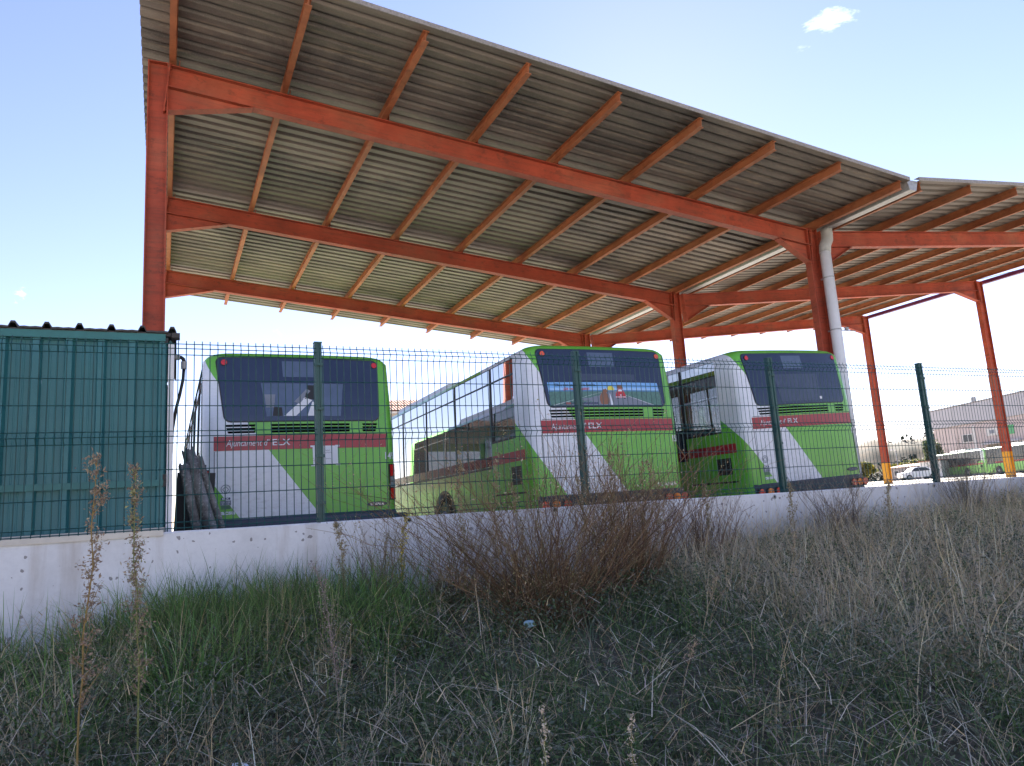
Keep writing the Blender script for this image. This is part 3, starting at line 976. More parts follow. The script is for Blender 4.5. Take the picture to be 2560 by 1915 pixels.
def text_mesh(s, size, shear=0.0, bold=0.0, sx=1.0):
    cu_ = bpy.data.curves.new('lettering', 'FONT')
    cu_.body = s; cu_.size = size; cu_.shear = shear; cu_.offset = bold; cu_.resolution_u = 3
    o = bpy.data.objects.new('lettering_tmp', cu_)
    COL.objects.link(o)
    dg = bpy.context.evaluated_depsgraph_get()
    me = bpy.data.meshes.new_from_object(o.evaluated_get(dg))
    bpy.data.objects.remove(o)
    bpy.data.curves.remove(cu_)
    bm = bmesh.new(); bm.from_mesh(me)
    bmesh.ops.triangulate(bm, faces=bm.faces); bm.to_mesh(me); bm.free()
    return me
def rear_text(name, s, size, x0, z0, mat, parent, off=0.012, width=None, shear=0.0, bold=0.0, tilt=0.0):
    me = text_mesh(s, size, shear, bold)
    xs = [v.co.x for v in me.vertices]
    k = (width / (max(xs) - min(xs))) if width else 1.0
    for v in me.vertices:
        x = x0 + (v.co.x - min(xs)) * k; z = z0 + v.co.y + tilt * (x - x0)
        # wrap round the rear corner
        y = bus_ry(min(x, BHW - BCR), z)
        if x > BHW - BCR:
            a = min(1.5, (x - (BHW - BCR)) / BCR)
            x = BHW - BCR + BCR * math.sin(a); y += BCR * (1 - math.cos(a))
            v.co = (x + off * math.sin(a), y - off * math.cos(a), z)
        else: v.co = (x, y - off, z)
    me.materials.clear(); me.materials.append(mat)
    return link(name, me, parent)

def rear_disc(name, x, z, r, mat, parent, off=0.012, ring=None):
    y = bus_ry(x, z)
    m = MB(); n = 16
    slope = 0.085 * 1.4 * (max(0, z - 1.8) / 0.85) ** 0.4 / 0.85 if z > 1.8 else 0
    ax = Vector((0, -1, slope)).normalized()
    o = MB().disc((x, y - 0.001, z), r, ax, off, n).build(name, mat, parent, smooth=False)
    return o

def side_x(z, s): return s * (BHW - bus_in(z))

seat_me = None
def build_interior(root):
    global seat_me
    MB().box(-BHW + 0.06, BHW - 0.06, 0.30, BLEN - 0.3, 0.16, 0.30).build('floor', M['floor_in'], root)
    MB().box(-BHW + 0.10, BHW - 0.10, 0.30, BLEN - 0.35, 2.66, 2.70).build('ceiling', M['interior'], root)
    MB().box(-1.0, 1.0, 0.32, 1.45, 0.31, 1.40).build('engine_cover', M['dark_grey'], root)
    if seat_me is None:
        m = MB()
        m.box(-0.44, 0.44, 0, 0.42, 0.40, 0.50)
        m.prism([(-0.05, 0.46), (0.03, 0.46), (-0.03, 1.10), (-0.09, 1.10)], -0.43, -0.01, 'x')
        m.prism([(-0.05, 0.46), (0.03, 0.46), (-0.03, 1.10), (-0.09, 1.10)], 0.01, 0.43, 'x')
        m.box(-0.38, -0.34, 0.15, 0.3, 0, 0.40); m.box(0.34, 0.38, 0.15, 0.3, 0, 0.40)
        m.tube([(-0.42, -0.07, 1.06), (-0.42, -0.07, 1.16), (0.42, -0.07, 1.16), (0.42, -0.07, 1.06)], 0.014, 6)
        seat_me = m.mesh('seat', M['seat'])
    for i in range(7):
        y = 1.9 + i * 1.15
        for s in (-1, 1):
            link('seat', seat_me, root, (s * 0.76, y, 0.30 + (0.25 if i < 3 else 0)))
    for y in (2.6, 5.2, 7.6):
        for s in (-1, 1):
            MB().tube([(s * 0.30, y, 0.3), (s * 0.30, y, 2.66)], 0.018, 8).build('handrail', M['pole'], root)

wheel_t = wheel_r = None
def make_bus(kind, nums):
    global wheel_t, wheel_r
    root = empty('city_bus')
    link('body', bus_body_me, root)
    # ---- sides
    for s in (-1, 1):
        for i in range(2, 9):
            y0, y1 = SIDE_Y[i], SIDE_Y[i + 1]
            zb = 1.49 if i == 2 else 1.10
            for za, zc in ((zb, 2.435), (2.455, 2.675)):
                m = MB(); vs = []; zz = [za + 0.0] + [z for z in (1.8, 2.1) if za < z < zc] + [zc]
                for z in zz:
                    x = side_x(z, s) - s * 0.012
                    vs += [(x, y0 + 0.012, z), (x, y1 - 0.012, z)]
                fs = [(2 * k, 2 * k + 1, 2 * k + 3, 2 * k + 2) for k in range(len(zz) - 1)]
                m.add(vs, fs).build('window_pane', M['clear_side'] if kind == 3 else M['side_glass'], root)
            # dark pillar and frame
            m = MB()
            for z0, z1 in ((zb, 1.8), (1.8, 2.1), (2.1, 2.68)):
                if z1 <= z0: continue
                xa, xb = side_x(z0, s), side_x(z1, s)
                w = 0.022 if i == 2 else 0.013
                m.add([(xa - s * 0.03, y1 - w, z0), (xa + s * 0.002, y1 - w, z0), (xa + s * 0.002, y1 + w, z0), (xa - s * 0.03, y1 + w, z0),
                       (xb - s * 0.03, y1 - w, z1), (xb + s * 0.002, y1 - w, z1), (xb + s * 0.002, y1 + w, z1), (xb - s * 0.03, y1 + w, z1)],
                      [(0, 1, 5, 4), (1, 2, 6, 5), (2, 3, 7, 6), (3, 0, 4, 7), (0, 3, 2, 1), (4, 5, 6, 7)])
            m.build('window_pillar', M['black'], root)
            x = side_x(2.445, s)
            MB().box(min(x - s * 0.02, x + s * 0.001), max(x - s * 0.02, x + s * 0.001), y0 + 0.023, y1 - 0.023, 2.435, 2.455).build('window_rail', M['black'], root)
            x = side_x(zb, s)
            MB().box(min(x - s * 0.03, x + s * 0.003), max(x - s * 0.03, x + s * 0.003), y0, y1, zb - 0.022, zb + 0.012).build('window_sill', M['black'], root)
        # stripe along the side: solid at the rear, film over the glass farther on
        x = side_x(1.1, s)
        MB().box(min(x, x + s * 0.004), max(x, x + s * 0.004), 0.33, 1.53, 1.125, 1.275).build('side_stripe', M['stripe'], root)
        MB().box(min(x, x + s * 0.003), max(x, x + s * 0.003), 1.565, 9.9, 1.125, 1.275).build('side_stripe', M['film'], root)
        xo = s * BHW
        f_ = MB().box(min(xo, xo + s * 0.012), max(xo, xo + s * 0.012), 0.42, 0.86, 0.74, 1.085).build('grille_frame', M['livery'], root)
        MB().box(min(xo + s * 0.012, xo + s * 0.014), max(xo + s * 0.012, xo + s * 0.014), 0.47, 0.81, 0.78, 1.05).build('grille', M['black'], f_)
        for k in range(7):
            z = 0.795 + k * 0.037
            MB().box(min(xo + s * 0.0145, xo + s * 0.020), max(xo + s * 0.0145, xo + s * 0.020), 0.475, 0.805, z, z + 0.012).build('grille_slat', M['dark_grey'], f_)
        MB().box(min(xo, xo + s * 0.003), max(xo, xo + s * 0.003), 0.38, 1.50, 0.645, 0.672).build('side_slot', M['black'], root)
        MB().box(min(xo, xo + s * 0.006), max(xo, xo + s * 0.006), 1.6, 11.2, 0.20, 0.235).build('skirt_trim', M['dark_grey'], root)
        for yc in (3.95, 9.3):
            m = MB(); pts = [(yc + 0.60 * math.cos(a), 0.33 + 0.52 * math.sin(a)) for a in [math.pi * i / 14 for i in range(15)]]
            pts = [(yc + 0.60, 0.155)] + pts + [(yc - 0.60, 0.155)]
            m.prism(pts, xo, xo + s * 0.004, 'x'); o = m.build('wheel_arch', M['black'], root); recalc(o.data)
            if wheel_t is None:
                def ringm(prof, nm, mat):
                    m2 = MB(); n = 28; vs = []
                    for (h, r) in prof:
                        for k in range(n):
                            a = 2 * math.pi * k / n; vs.append((h, r * math.cos(a), r * math.sin(a)))
                    fs = [(j * n + k, j * n + (k + 1) % n, (j + 1) * n + (k + 1) % n, (j + 1) * n + k) for j in range(len(prof) - 1) for k in range(n)]
                    fs.append(tuple((len(prof) - 1) * n + k for k in range(n)))
                    me = m2.add(vs, fs).mesh(nm, mat, smooth=True); recalc(me); return me
                wheel_t = ringm([(-0.26, 0.30), (-0.26, 0.46), (-0.02, 0.48), (0.02, 0.46), (0.025, 0.30), (0.0, 0.285)], 'tyre', M['rubber'])
                wheel_r = ringm([(0.0, 0.29), (0.015, 0.285), (-0.03, 0.25), (-0.06, 0.18), (0.0, 0.15), (0.04, 0.12), (0.05, 0.06), (0.05, 0.0)], 'rim', M['rim'])
            w_ = link('wheel', wheel_t, root, (xo - s * 0.005, yc, 0.33), (0, 0, 0 if s > 0 else math.pi))
            link('rim', wheel_r, w_, (0.004, 0, 0))
    # orange-brown blind at the rearmost window, both sides
    for s in (-1, 1):
        x = side_x(2.3, s) - s * 0.06
        MB().box(min(x, x - s * 0.01), max(x, x - s * 0.01), 0.66, 0.86, 2.10 if kind != 3 else 2.45, 2.66).build('blind', M['orange_curtain'], root)
    # ---- front (out of sight from the fence, kept simple)
    m = MB(); vs = []
    for z in (1.10, 1.8, 2.44):
        y = BLEN - 0.10 * max(0, (z - 1.2) / 1.6) - 0.01
        vs += [(-1.10, y, z), (1.10, y, z)]
    m.add(vs, [(0, 1, 3, 2), (2, 3, 5, 4)]).build('windscreen', M['side_glass'], root)
    # ---- roof unit
    m = MB(); m.prism([(-0.95, 2.805), (-0.85, 3.00), (-0.6, 3.05), (0.6, 3.05), (0.85, 3.00), (0.95, 2.805)], 4.6, 8.2, 'y')
    o = m.build('roof_unit', M['white_pvc'], root); recalc(o.data)
    # ---- rear
    wb = round_rows(-0.985, 1.035, -1.095, 1.055, 1.842, 2.705, 0.075)
    fr = conform(round_rows(-0.985, 1.035, -1.095, 1.055, 1.842, 2.705, 0.085, grow=0.014), 0.004, 'rear_window_frame', M['black'], root)
    rw = conform(wb, 0.009, 'rear_window', M['rear_glass'], root)
    conform([(2.445, -0.255, 0.180), (2.55, -0.260, 0.182), (2.668, -0.265, 0.185)], 0.011, 'sign_box', M['rear_plate'], rw)
    if kind == 1:
        pane = conform([(1.90, -0.475, 0.500), (2.1, -0.505, 0.522), (2.355, -0.542, 0.550)], 0.0115, 'inner_pane', M['rear_plate'], rw)
        # pale bars and seat backs seen through the clear pane
        for nm, pts, mt in (('seen_rail', [(-0.25, 1.905), (-0.10, 1.905), (0.12, 2.12), (0.02, 2.16)], M['paper']), ('seen_seat', [(-0.40, 1.905), (-0.27, 1.905), (-0.28, 2.02), (-0.38, 2.03)], M['black']),
                            ('seen_strap', [(-0.12, 2.10), (0.05, 2.28), (0.10, 2.25), (-0.05, 2.07)], M['grey_ink']), ('seen_back', [(0.05, 1.905), (0.18, 1.905), (0.20, 2.08), (0.12, 2.10)], M['paper']),
                            ('seen_dark', [(0.02, 2.14), (0.22, 2.12), (0.24, 2.33), (0.06, 2.33)], M['black']), ('seen_panel', [(-0.48, 2.02), (-0.38, 2.02), (-0.36, 2.2), (-0.50, 2.2)], M['grey_ink'])):
            m = MB(); n = len(pts)
            vs = [(x, bus_ry(x, z) - 0.0135, z) for x, z in pts]
            m.add(vs, [tuple(range(n))]).build(nm, mt, rw)
    if kind == 3:
        conform([(1.885, -0.46, 0.45), (2.1, -0.49, 0.47), (2.345, -0.515, 0.49)], 0.0115, 'inner_pane', M['rear_plate3'], rw)
        conform([(1.905, 0.43, 0.49), (1.95, 0.43, 0.49)], 0.013, 'sticker', M['paper'], rw)
    if kind == 2:
        conform([(2.235, -0.54, 0.52), (2.335, -0.545, 0.525)], 0.011, 'tinted_band', M['rear_plate3'], rw)
        build_poster(rw)
    for x in (-0.995, 1.012):
        o = rear_disc('upper_lamp_rim', x, 2.638, 0.047, M['black'], root, 0.014)
        rear_disc('upper_lamp', x, 2.638, 0.038, M['red_lens'] if kind != 2 else M['amber_red'], o, 0.020)
    # louvres: three slots, each broken by a blanked stretch
    for j, z in enumerate((1.785, 1.742, 1.699)):
        xl = -0.985 + 0.014 * j; xr = 1.010 - 0.010 * j
        cuts = ((xl, 0.60), (0.785, xr)) if kind != 1 else ((xl, -0.62), (-0.42, 0.62), (0.80, xr))
        for a, b in cuts:
            conform([(z - 0.014, a + 0.012, b - 0.004), (z, a, b), (z + 0.014, a, b)], 0.002, 'louvre_slot', M['void'], root)
    # hatch seams
    for x, z0, z1 in ((-1.115, 0.60, 1.455), (1.155, 0.60, 1.66)):
        conform([(z0, x - 0.004, x + 0.004), ((z0 + z1) / 2, x - 0.004, x + 0.004), (z1, x - 0.004, x + 0.004)], 0.0015, 'hatch_seam', M['black'], root)
    conform([(1.660, -1.10, 1.15), (1.668, -1.10, 1.15)], 0.0015, 'hatch_seam', M['black'], root)
    st = conform([(1.462, -1.122, 1.140), (1.55, -1.122, 1.141), (1.6485, -1.122, 1.142)], 0.005, 'rear_stripe', M['stripe'], root)
    italic = 0.22 if kind == 1 else 0.06
    rear_text('lettering', "Ajuntament d\u2019" , 0.118, -0.975, 1.517, M['white_ink'], st, 0.0085, 0.530 if kind != 2 else 0.555, italic)
    rear_text('lettering', "ELX", 0.118, -0.405 if kind != 2 else -0.38, 1.517, M['white_ink'], st, 0.0085, 0.225, 0.0, 0.0012)
    rear_text('fleet_number', nums, 0.135, 1.115, 1.295, M['white_ink'], root, 0.006, 0.150, 0, 0.003)
    # maker's badge
    if kind == 2:
        rear_text('badge', 'SCANIA', 0.075, 0.735, 0.628, M['chrome'], root, 0.012, 0.37, 0, 0.002)
    else:
        m = MB(); n = 20
        pts = [(0.975 + 0.146 * math.cos(2 * math.pi * k / n), 0.678 + 0.033 * math.sin(2 * math.pi * k / n)) for k in range(n)]
        m.add([(x, bus_ry(x, z) - 0.010, z) for x, z in pts], [tuple(range(n))])
        m.add([(x, bus_ry(x, z) - 0.010, z) for x, z in pts] + [(x, bus_ry(x, z) + 0.002, z) for x, z in pts], [(k, n + k, n + (k + 1) % n, (k + 1) % n) for k in range(n)])
        bd = m.build('badge', M['dark_grey'], root)
        rear_text('lettering', 'SCANIA', 0.050, 0.875, 0.661, M['chrome'] if kind == 1 else M['grey_ink'], bd, 0.0125, 0.20, 0, 0.001)
    # emblem, crest and operator name low on the left
    if kind != 2:
        m = MB(); n = 26
        for r0, r1 in ((0.050, 0.059),):
            vs = []
            for k in range(n):
                a = 2 * math.pi * k / n
                for r in (r0, r1):
                    x, z = -0.980 + r * math.cos(a), 0.972 + r * math.sin(a)
                    vs.append((x, bus_ry(x, z) - 0.003, z))
            m.add(vs, [(2 * k, 2 * k + 1, (2 * k + 3) % (2 * n), (2 * k + 2) % (2 * n)) for k in range(n)])
        def seg(pts, w):
            for (xa, za), (xb, zb) in zip(pts[:-1], pts[1:]):
                d = Vector((xb - xa, zb - za)).normalized(); nx, nz = -d.y * w / 2, d.x * w / 2
                q = [(xa + nx, za + nz), (xb + nx, zb + nz), (xb - nx, zb - nz), (xa - nx, za - nz)]
                m.add([(x, bus_ry(x, z) - 0.003, z) for x, z in q], [(0, 1, 2, 3)])
        cx_, cz_ = -0.980, 0.972
        seg([(cx_ - 0.012, cz_ - 0.052), (cx_ - 0.012, cz_ - 0.030), (cx_ - 0.036, cz_ - 0.004), (cx_, cz_ + 0.033), (cx_ + 0.036, cz_ - 0.004), (cx_ + 0.012, cz_ - 0.030), (cx_ + 0.012, cz_ - 0.052)], 0.009)
        m.build('emblem', M['grey_ink'], root)
        el = conform([(0.838, -1.035, -0.925), (0.866, -1.035, -0.925)], 0.003, 'city_block', M['blue_ink'], root)
        rear_text('lettering', 'ELX', 0.030, -1.020, 0.842, M['white_ink'], el, 0.005, 0.08, 0, 0.001)
        pc = conform([(0.768, -1.045, -0.915), (0.828, -1.045, -0.915)], 0.003, 'crest_panel', M['grey_ink'], root)
        for px_ in (-1.013, -0.950):     # two palm shapes on the crest panel
            m = MB()
            for a in (20, 55, 90, 125, 160):
                d = (math.cos(rad(a)), math.sin(rad(a)))
                q = [(px_, 0.800), (px_ + d[0] * 0.022 - d[1] * 0.004, 0.800 + d[1] * 0.016 + d[0] * 0.004), (px_ + d[0] * 0.026, 0.800 + d[1] * 0.014)]
                m.add([(x, bus_ry(x, z) - 0.0055, z) for x, z in q], [(0, 1, 2)])
            m.add([(x, bus_ry(x, z) - 0.0055, z) for x, z in ((px_ - 0.003, 0.775), (px_ + 0.003, 0.775), (px_ + 0.002, 0.80), (px_ - 0.002, 0.80))], [(0, 1, 2, 3)])
            m.build('palm', M['white_ink'], pc)
        for z in (0.727, 0.742, 0.757):
            conform([(z - 0.004, -1.035, -0.92), (z + 0.004, -1.035, -0.92)], 0.003, 'text_bar', M['blue_ink'], root)
        rear_text('operator_name', 'acsa' if kind == 1 else 'cacsa', 0.075, -1.04, 0.652, M['white_ink'], root, 0.004, 0.175, 0, 0.003)
    # bumper and lower lights
    m = MB(); vs = []; nx = 14
    if kind == 1: prof = [(0.20, 0.02), (0.24, 0.10), (0.44, 0.10), (0.50, 0.055), (0.56, 0.05), (0.585, 0.015)]
    else: prof = [(0.22, 0.0), (0.25, 0.025), (0.56, 0.025), (0.585, 0.005)]
    N = nx + 1
    for z, off in prof:
        for i in range(N):
            x = -1.25 + 2.50 * i / nx
            y = bus_ry(min(abs(x), 1.1), z) + (0.05 if abs(x) > 1.18 else 0)
            vs.append((x, y - off, z))
    m.add(vs, [(j * N + i, j * N + i + 1, (j + 1) * N + i + 1, (j + 1) * N + i) for j in range(len(prof) - 1) for i in range(nx)])
    bp = m.build('rear_bumper', M['bumper1'] if kind == 1 else M['dark_grey'], root, smooth=False)
    if kind == 1:
        MB().tube([(1.12, -0.06, 0.47), (1.36, -0.02, 0.47)], [0.075, 0.070], 16).build('bumper_end_cap', M['dark_grey'], bp, smooth=False)
        MB().tube([(-1.36, -0.02, 0.47), (-1.12, -0.06, 0.47)], [0.070, 0.075], 16).build('bumper_end_cap', M['dark_grey'], bp, smooth=False)
        for s in (-1, 1):
            ts = MB()
            ts.box(-0.058, 0.058, -0.022, 0.02, 0.725, 1.225)
            cl = ts.build('tail_light_cluster', M['black'], root, (s * 1.205, 0.105, 0), (0, 0, s * rad(38)))
            for z0, z1, mt in ((1.055, 1.21, 'red_lens'), (0.985, 1.045, 'clear_lens'), (0.90, 0.975, 'clear_lens'), (0.74, 0.885, 'red_lens')):
                MB().box(-0.047, 0.047, -0.030, -0.022, z0, z1).build('lens', M[mt], cl)
    else:
        for xs_ in ((-1.165, -1.005, -0.835), (0.905, 1.06, 1.215)):
            for i, x in enumerate(xs_):
                outer = (i == 0) if x < 0 else (i == 2)
                y = bus_ry(min(abs(x), 1.1), 0.45) - 0.025 + (0.02 if abs(x) > 1.15 else 0)
                o = MB().disc((x, y, 0.452), 0.072, (0, -1, 0), 0.022, 18).build('lamp_housing', M['black'], root)
                MB().disc((x, y - 0.0225, 0.452), 0.060, (0, -1, 0), 0.014, 18).build('lamp_lens', M['amber_lens'] if i == 1 else M['red_lens'], o)
    if kind == 1:
        pp = conform([(1.236, 0.115, 0.447), (1.35, 0.112, 0.445), (1.495, 0.108, 0.445)], 0.0075, 'paper_notice', M['paper'], root)
        for j, (x0, x1, z) in enumerate(((0.27, 0.34, 1.43), (0.26, 0.36, 1.40), (0.28, 0.35, 1.32))):
            m = MB(); pts = []
            for k in range(8):
                x = x0 + (x1 - x0) * k / 7; pts.append((x, bus_ry(x, z) - 0.010, z + 0.008 * math.sin(k * 2.3 + j)))
            m.tube(pts, 0.0018, 4).build('handwriting', M['blue_ink'], pp)
        for (x, z) in ((0.11, 1.49), (0.445, 1.24), (0.115, 1.235), (0.44, 1.49)):
            conform([(z - 0.012, x - 0.03, x + 0.03), (z + 0.012, x - 0.03, x + 0.03)], 0.0095, 'tape', M['white_pvc'], pp)
    build_interior(root)
    return root

M['rear_plate3'] = plain('faint_grey_glass', (0.060, 0.078, 0.125), 0.2)
M['amber_red'] = mk_lens('orange_red_lens', (0.50, 0.07, 0.025))
M['bumper1'] = plain('blue_grey_bumper', (0.055, 0.065, 0.095), 0.45)
M['p_sky'] = plain('poster_sky', (0.20, 0.45, 0.80), 0.4, var=0.05)
M['p_sky2'] = plain('poster_low_sky', (0.35, 0.58, 0.85), 0.4, var=0.05)
M['p_field'] = plain('poster_field', (0.11, 0.25, 0.20), 0.4, var=0.25, vscale=25)
M['p_road'] = plain('poster_road', (0.20, 0.22, 0.27), 0.4, var=0.06)
M['p_white'] = plain('poster_white', (0.75, 0.77, 0.80), 0.4, var=0.05)
M['p_sun'] = plain('poster_sun', (0.80, 0.70, 0.10), 0.4, var=0.05)
M['p_dog'] = plain('poster_brown', (0.28, 0.12, 0.06), 0.4, var=0.1)
M['p_red'] = plain('poster_red', (0.55, 0.03, 0.04), 0.4, var=0.05)
M['p_hill'] = plain('poster_blue_hill', (0.07, 0.22, 0.42), 0.4, var=0.05)
def build_poster(rw):
    def patch(name, pts, off, mat, par):
        n = len(pts)
        # fan strip so it follows the curved rear: triangulate by x columns via ngon of many points
        vs = [(x, bus_ry(x, z) - off, z) for x, z in pts]
        return MB().add(vs, [tuple(range(n))]).build(name, mat, par)
    x0, x1, z0, z1 = -0.975, 0.955, 1.856, 2.205
    po = conform([(z0, x0 + 0.02, x1 + 0.02), (z0 + 0.1, x0 + 0.015, x1 + 0.015), (2.07, x0 + 0.005, x1), (z1, x0, x1 - 0.02)], 0.0120, 'rear_poster', M['p_sky'], rw)
    conform([(2.075, x0 + 0.01, x1 - 0.01), (2.12, x0 + 0.01, x1 - 0.01)], 0.0128, 'picture_sky', M['p_sky2'], rw)
    conform([(2.060, x0 + 0.01, x1), (2.085, x0 + 0.01, x1 - 0.003)], 0.0134, 'picture_hill', M['p_hill'], rw)
    conform([(z0 + 0.001, x0 + 0.022, x1 + 0.018), (1.96, x0 + 0.015, x1 + 0.012), (2.066, x0 + 0.008, x1)], 0.0140, 'picture_field', M['p_field'], rw)
    conform([(z0 + 0.002, -0.93, 0.82), (1.95, -0.50, 0.52), (2.062, -0.06, 0.12)], 0.0148, 'picture_road', M['p_road'], rw)
    for a, b in (((-0.93, 1.858), (-0.06, 2.062)), ((0.80, 1.858), (0.12, 2.062))):
        m = MB(); n = 8; vs = []
        for k in range(n + 1):
            t = k / n; x = a[0] + (b[0] - a[0]) * t; z = a[1] + (b[1] - a[1]) * t; w = 0.011 * (1 - t) + 0.003
            for q in (-w, w): vs.append((x + q, bus_ry(x + q, z) - 0.0156, z))
        m.add(vs, [(2 * k, 2 * k + 1, 2 * k + 3, 2 * k + 2) for k in range(n)]).build('picture_road_line', M['p_white'], rw)
    patch('picture_road_line', [(0.03, 1.858), (0.075, 1.858), (0.035, 2.03), (0.027, 2.03)], 0.0158, M['p_white'], rw)
    patch('picture_sun', [(0.06 + 0.06 * math.cos(math.pi * k / 12), 2.082 + 0.075 * math.sin(math.pi * k / 12)) for k in range(13)], 0.0136, M['p_sun'], rw)
    dog = [(-0.14, 1.88), (-0.11, 1.868), (-0.03, 1.868), (0.0, 1.885), (0.015, 1.93), (0.0, 1.98), (-0.02, 2.03), (-0.03, 2.05), (0.0, 2.055), (0.003, 2.075), (-0.02, 2.09), (-0.035, 2.112), (-0.055, 2.092), (-0.075, 2.10), (-0.085, 2.075), (-0.11, 2.04), (-0.145, 1.99), (-0.152, 1.93)]
    patch('picture_dog', dog, 0.0164, M['p_dog'], rw)
    carb = [(0.135, 1.965), (0.305, 1.965), (0.31, 1.99), (0.30, 2.03), (0.275, 2.075), (0.25, 2.105), (0.19, 2.105), (0.165, 2.075), (0.14, 2.03), (0.13, 1.99)]
    patch('picture_car', carb, 0.0164, M['p_red'], rw)
    patch('picture_car_window', [(0.178, 2.065), (0.262, 2.065), (0.245, 2.095), (0.195, 2.095)], 0.0172, M['p_white'], rw)
    patch('picture_car_bumper', [(0.128, 1.972), (0.312, 1.972), (0.312, 1.984), (0.128, 1.984)], 0.0172, M['p_white'], rw)
    patch('picture_car_plate', [(0.205, 2.0), (0.235, 2.0), (0.235, 2.015), (0.205, 2.015)], 0.0172, M['p_white'], rw)
    patch('picture_luggage', [(0.165, 2.108), (0.28, 2.108), (0.26, 2.165), (0.18, 2.165)], 0.0164, M['p_dog'], rw)
    for x in (0.15, 0.27): patch('picture_car_tyre', [(x, 1.952), (x + 0.03, 1.952), (x + 0.03, 1.966), (x, 1.966)], 0.0164, M['black'], rw)
    rear_text('lettering', 'Ellos son parte de la familia', 0.056, -0.86, 2.145, M['blue_ink'], rw, 0.0160, 0.66, 0, 0.0012)
    rear_text('lettering', '\u00a1S\u00e9 responsable!', 0.056, -0.73, 2.088, M['p_red'], rw, 0.0160, 0.42, 0, 0.0012)
    rear_text('lettering', '#', 0.055, -0.75, 1.875, M['blue_ink'], rw, 0.0164, 0.035)
    rear_text('lettering', 'no', 0.055, -0.71, 1.875, M['p_red'], rw, 0.0164, 0.07, 0, 0.001)
    rear_text('lettering', 'losabandones', 0.055, -0.635, 1.875, M['blue_ink'], rw, 0.0164, 0.45, 0, 0.0016)

def place_bus(b, x, y, z, th, lean):
    b.location = (x, y, z)
    b.rotation_euler = (0, -lean, th)
bus1 = make_bus(1, '149')
tag(bus1, 'green and white city bus with a white paper notice on its engine hatch', 'bus', 'buses parked in a row under the canopy')
place_bus(bus1, 1.492 + 0.06, 10.094, -0.5, 0.0118, 0.0027)
bus2 = make_bus(2, '150')
tag(bus2, 'green and white city bus with a road and red car poster on its rear window', 'bus', 'buses parked in a row under the canopy')
place_bus(bus2, 5.78 + 0.06, 9.234, -0.437, 0.0, 0.0061)
bus3 = make_bus(3, '151')
tag(bus3, 'green and white city bus with plain dark rear window, farthest right of the parked row', 'bus', 'buses parked in a row under the canopy')
place_bus(bus3, 9.515 + 0.06, 9.067, -0.412, 0.0285, 0.0377)
# ================================================================== beyond the yard
def pol(az, d): return (d * math.sin(rad(az)), d * math.cos(rad(az)))

# ------------------------------------------------------------------ hill
def hill_h(az, t):
    prof = 0.0
    a = az - 44.0
    ridge = 13.0 + 3.0 * sstep(0, 12, a) + 1.2 * math.sin(a * 1.3) + 0.7 * math.sin(a * 3.1)
    ridge *= sstep(-6, 5, a) * (1 - 0.5 * sstep(24, 50, a))
    return ridge * sstep(0, 1, t)
m = MB(); vs = []; azs = lin(36, 100, 110); ts = lin(0, 1.4, 26)
for t in ts:
    for a in azs:
        d = 250 + 48 * t
        x, y = pol(a, d)
        h = hill_h(a, min(t, 1.0)) * (1 if t <= 1 else 1 - 0.3 * (t - 1))
        h += (1.2 * mnoise.noise(Vector((x * 0.03, y * 0.03, 0))) + 0.5 * mnoise.noise(Vector((x * 0.1, y * 0.1, 0)))) * min(1, t * 3)
        vs.append((x, y, yard_z(*pol(a, 200)) - 1.0 + h))
n = len(azs)
m.add(vs, [(j * n + i, j * n + i + 1, (j + 1) * n + i + 1, (j + 1) * n + i) for j in range(len(ts) - 1) for i in range(n - 1)])
def mk_hill():
    m_, nt, bs = nmat('scrubby_hillside')
    v = coords(nt)
    n1 = noise(nt, v, 0.06, 8, 0.7); n2 = noise(nt, v, 0.25, 6, 0.7)
    c = mixc(nt, ramp(nt, n1, [(0.4, 0), (0.6, 1)]), (0.15, 0.095, 0.050), (0.050, 0.042, 0.028))
    c = mixc(nt, ramp(nt, n2, [(0.45, 0), (0.6, 1)]), c, (0.022, 0.023, 0.016))
    setc(nt, bs, c); bs.inputs['Roughness'].default_value = 0.95
    return m_
M['hill'] = mk_hill()
tag(m.build('hill', M['hill'], smooth=True), kind='structure')
HILL_V = np.array(vs).reshape(len(ts), len(azs), 3)

# ------------------------------------------------------------------ plant geometry helpers (numpy)
def np_mesh(name, V, F, C, mat):
    me = bpy.data.meshes.new(name)
    V = np.asarray(V, np.float32); F = np.asarray(F, np.int32)
    k = F.shape[1]
    me.vertices.add(len(V)); me.vertices.foreach_set('co', V.ravel())
    me.loops.add(F.size); me.loops.foreach_set('vertex_index', F.ravel())
    me.polygons.add(len(F)); me.polygons.foreach_set('loop_start', np.arange(0, F.size, k, dtype=np.int32))
    at = me.color_attributes.new('Col', 'FLOAT_COLOR', 'POINT')
    at.data.foreach_set('color', np.concatenate([np.asarray(C, np.float32), np.ones((len(V), 1), np.float32)], 1).ravel())
    me.materials.append(mat)
    me.update(calc_edges=True); me.validate()
    return me

def leaf_cloud(pts, size, cols, rng, flat=0.0):
    """one small folded leaf (2 triangles) for each point"""
    n = len(pts)
    d = rng.normal(size=(n, 3)); d[:, 2] *= (1 - flat); d /= np.linalg.norm(d, axis=1, keepdims=True)
    e = np.cross(d, rng.normal(size=(n, 3))); e /= np.linalg.norm(e, axis=1, keepdims=True)
    s = (size * rng.uniform(0.6, 1.4, n))[:, None]
    p = np.asarray(pts)
    V = np.stack([p - d * s, p + e * s * 0.42, p + d * s, p - e * s * 0.42], 1).reshape(-1, 3)
    b = np.arange(n)[:, None] * 4
    F = np.concatenate([b + [0, 1, 2], b + [0, 2, 3]], 0)
    return V, F, np.repeat(cols, 4, 0)

M['scrub'] = mk_attr('scrub_leaves', 0.9, 0.0)
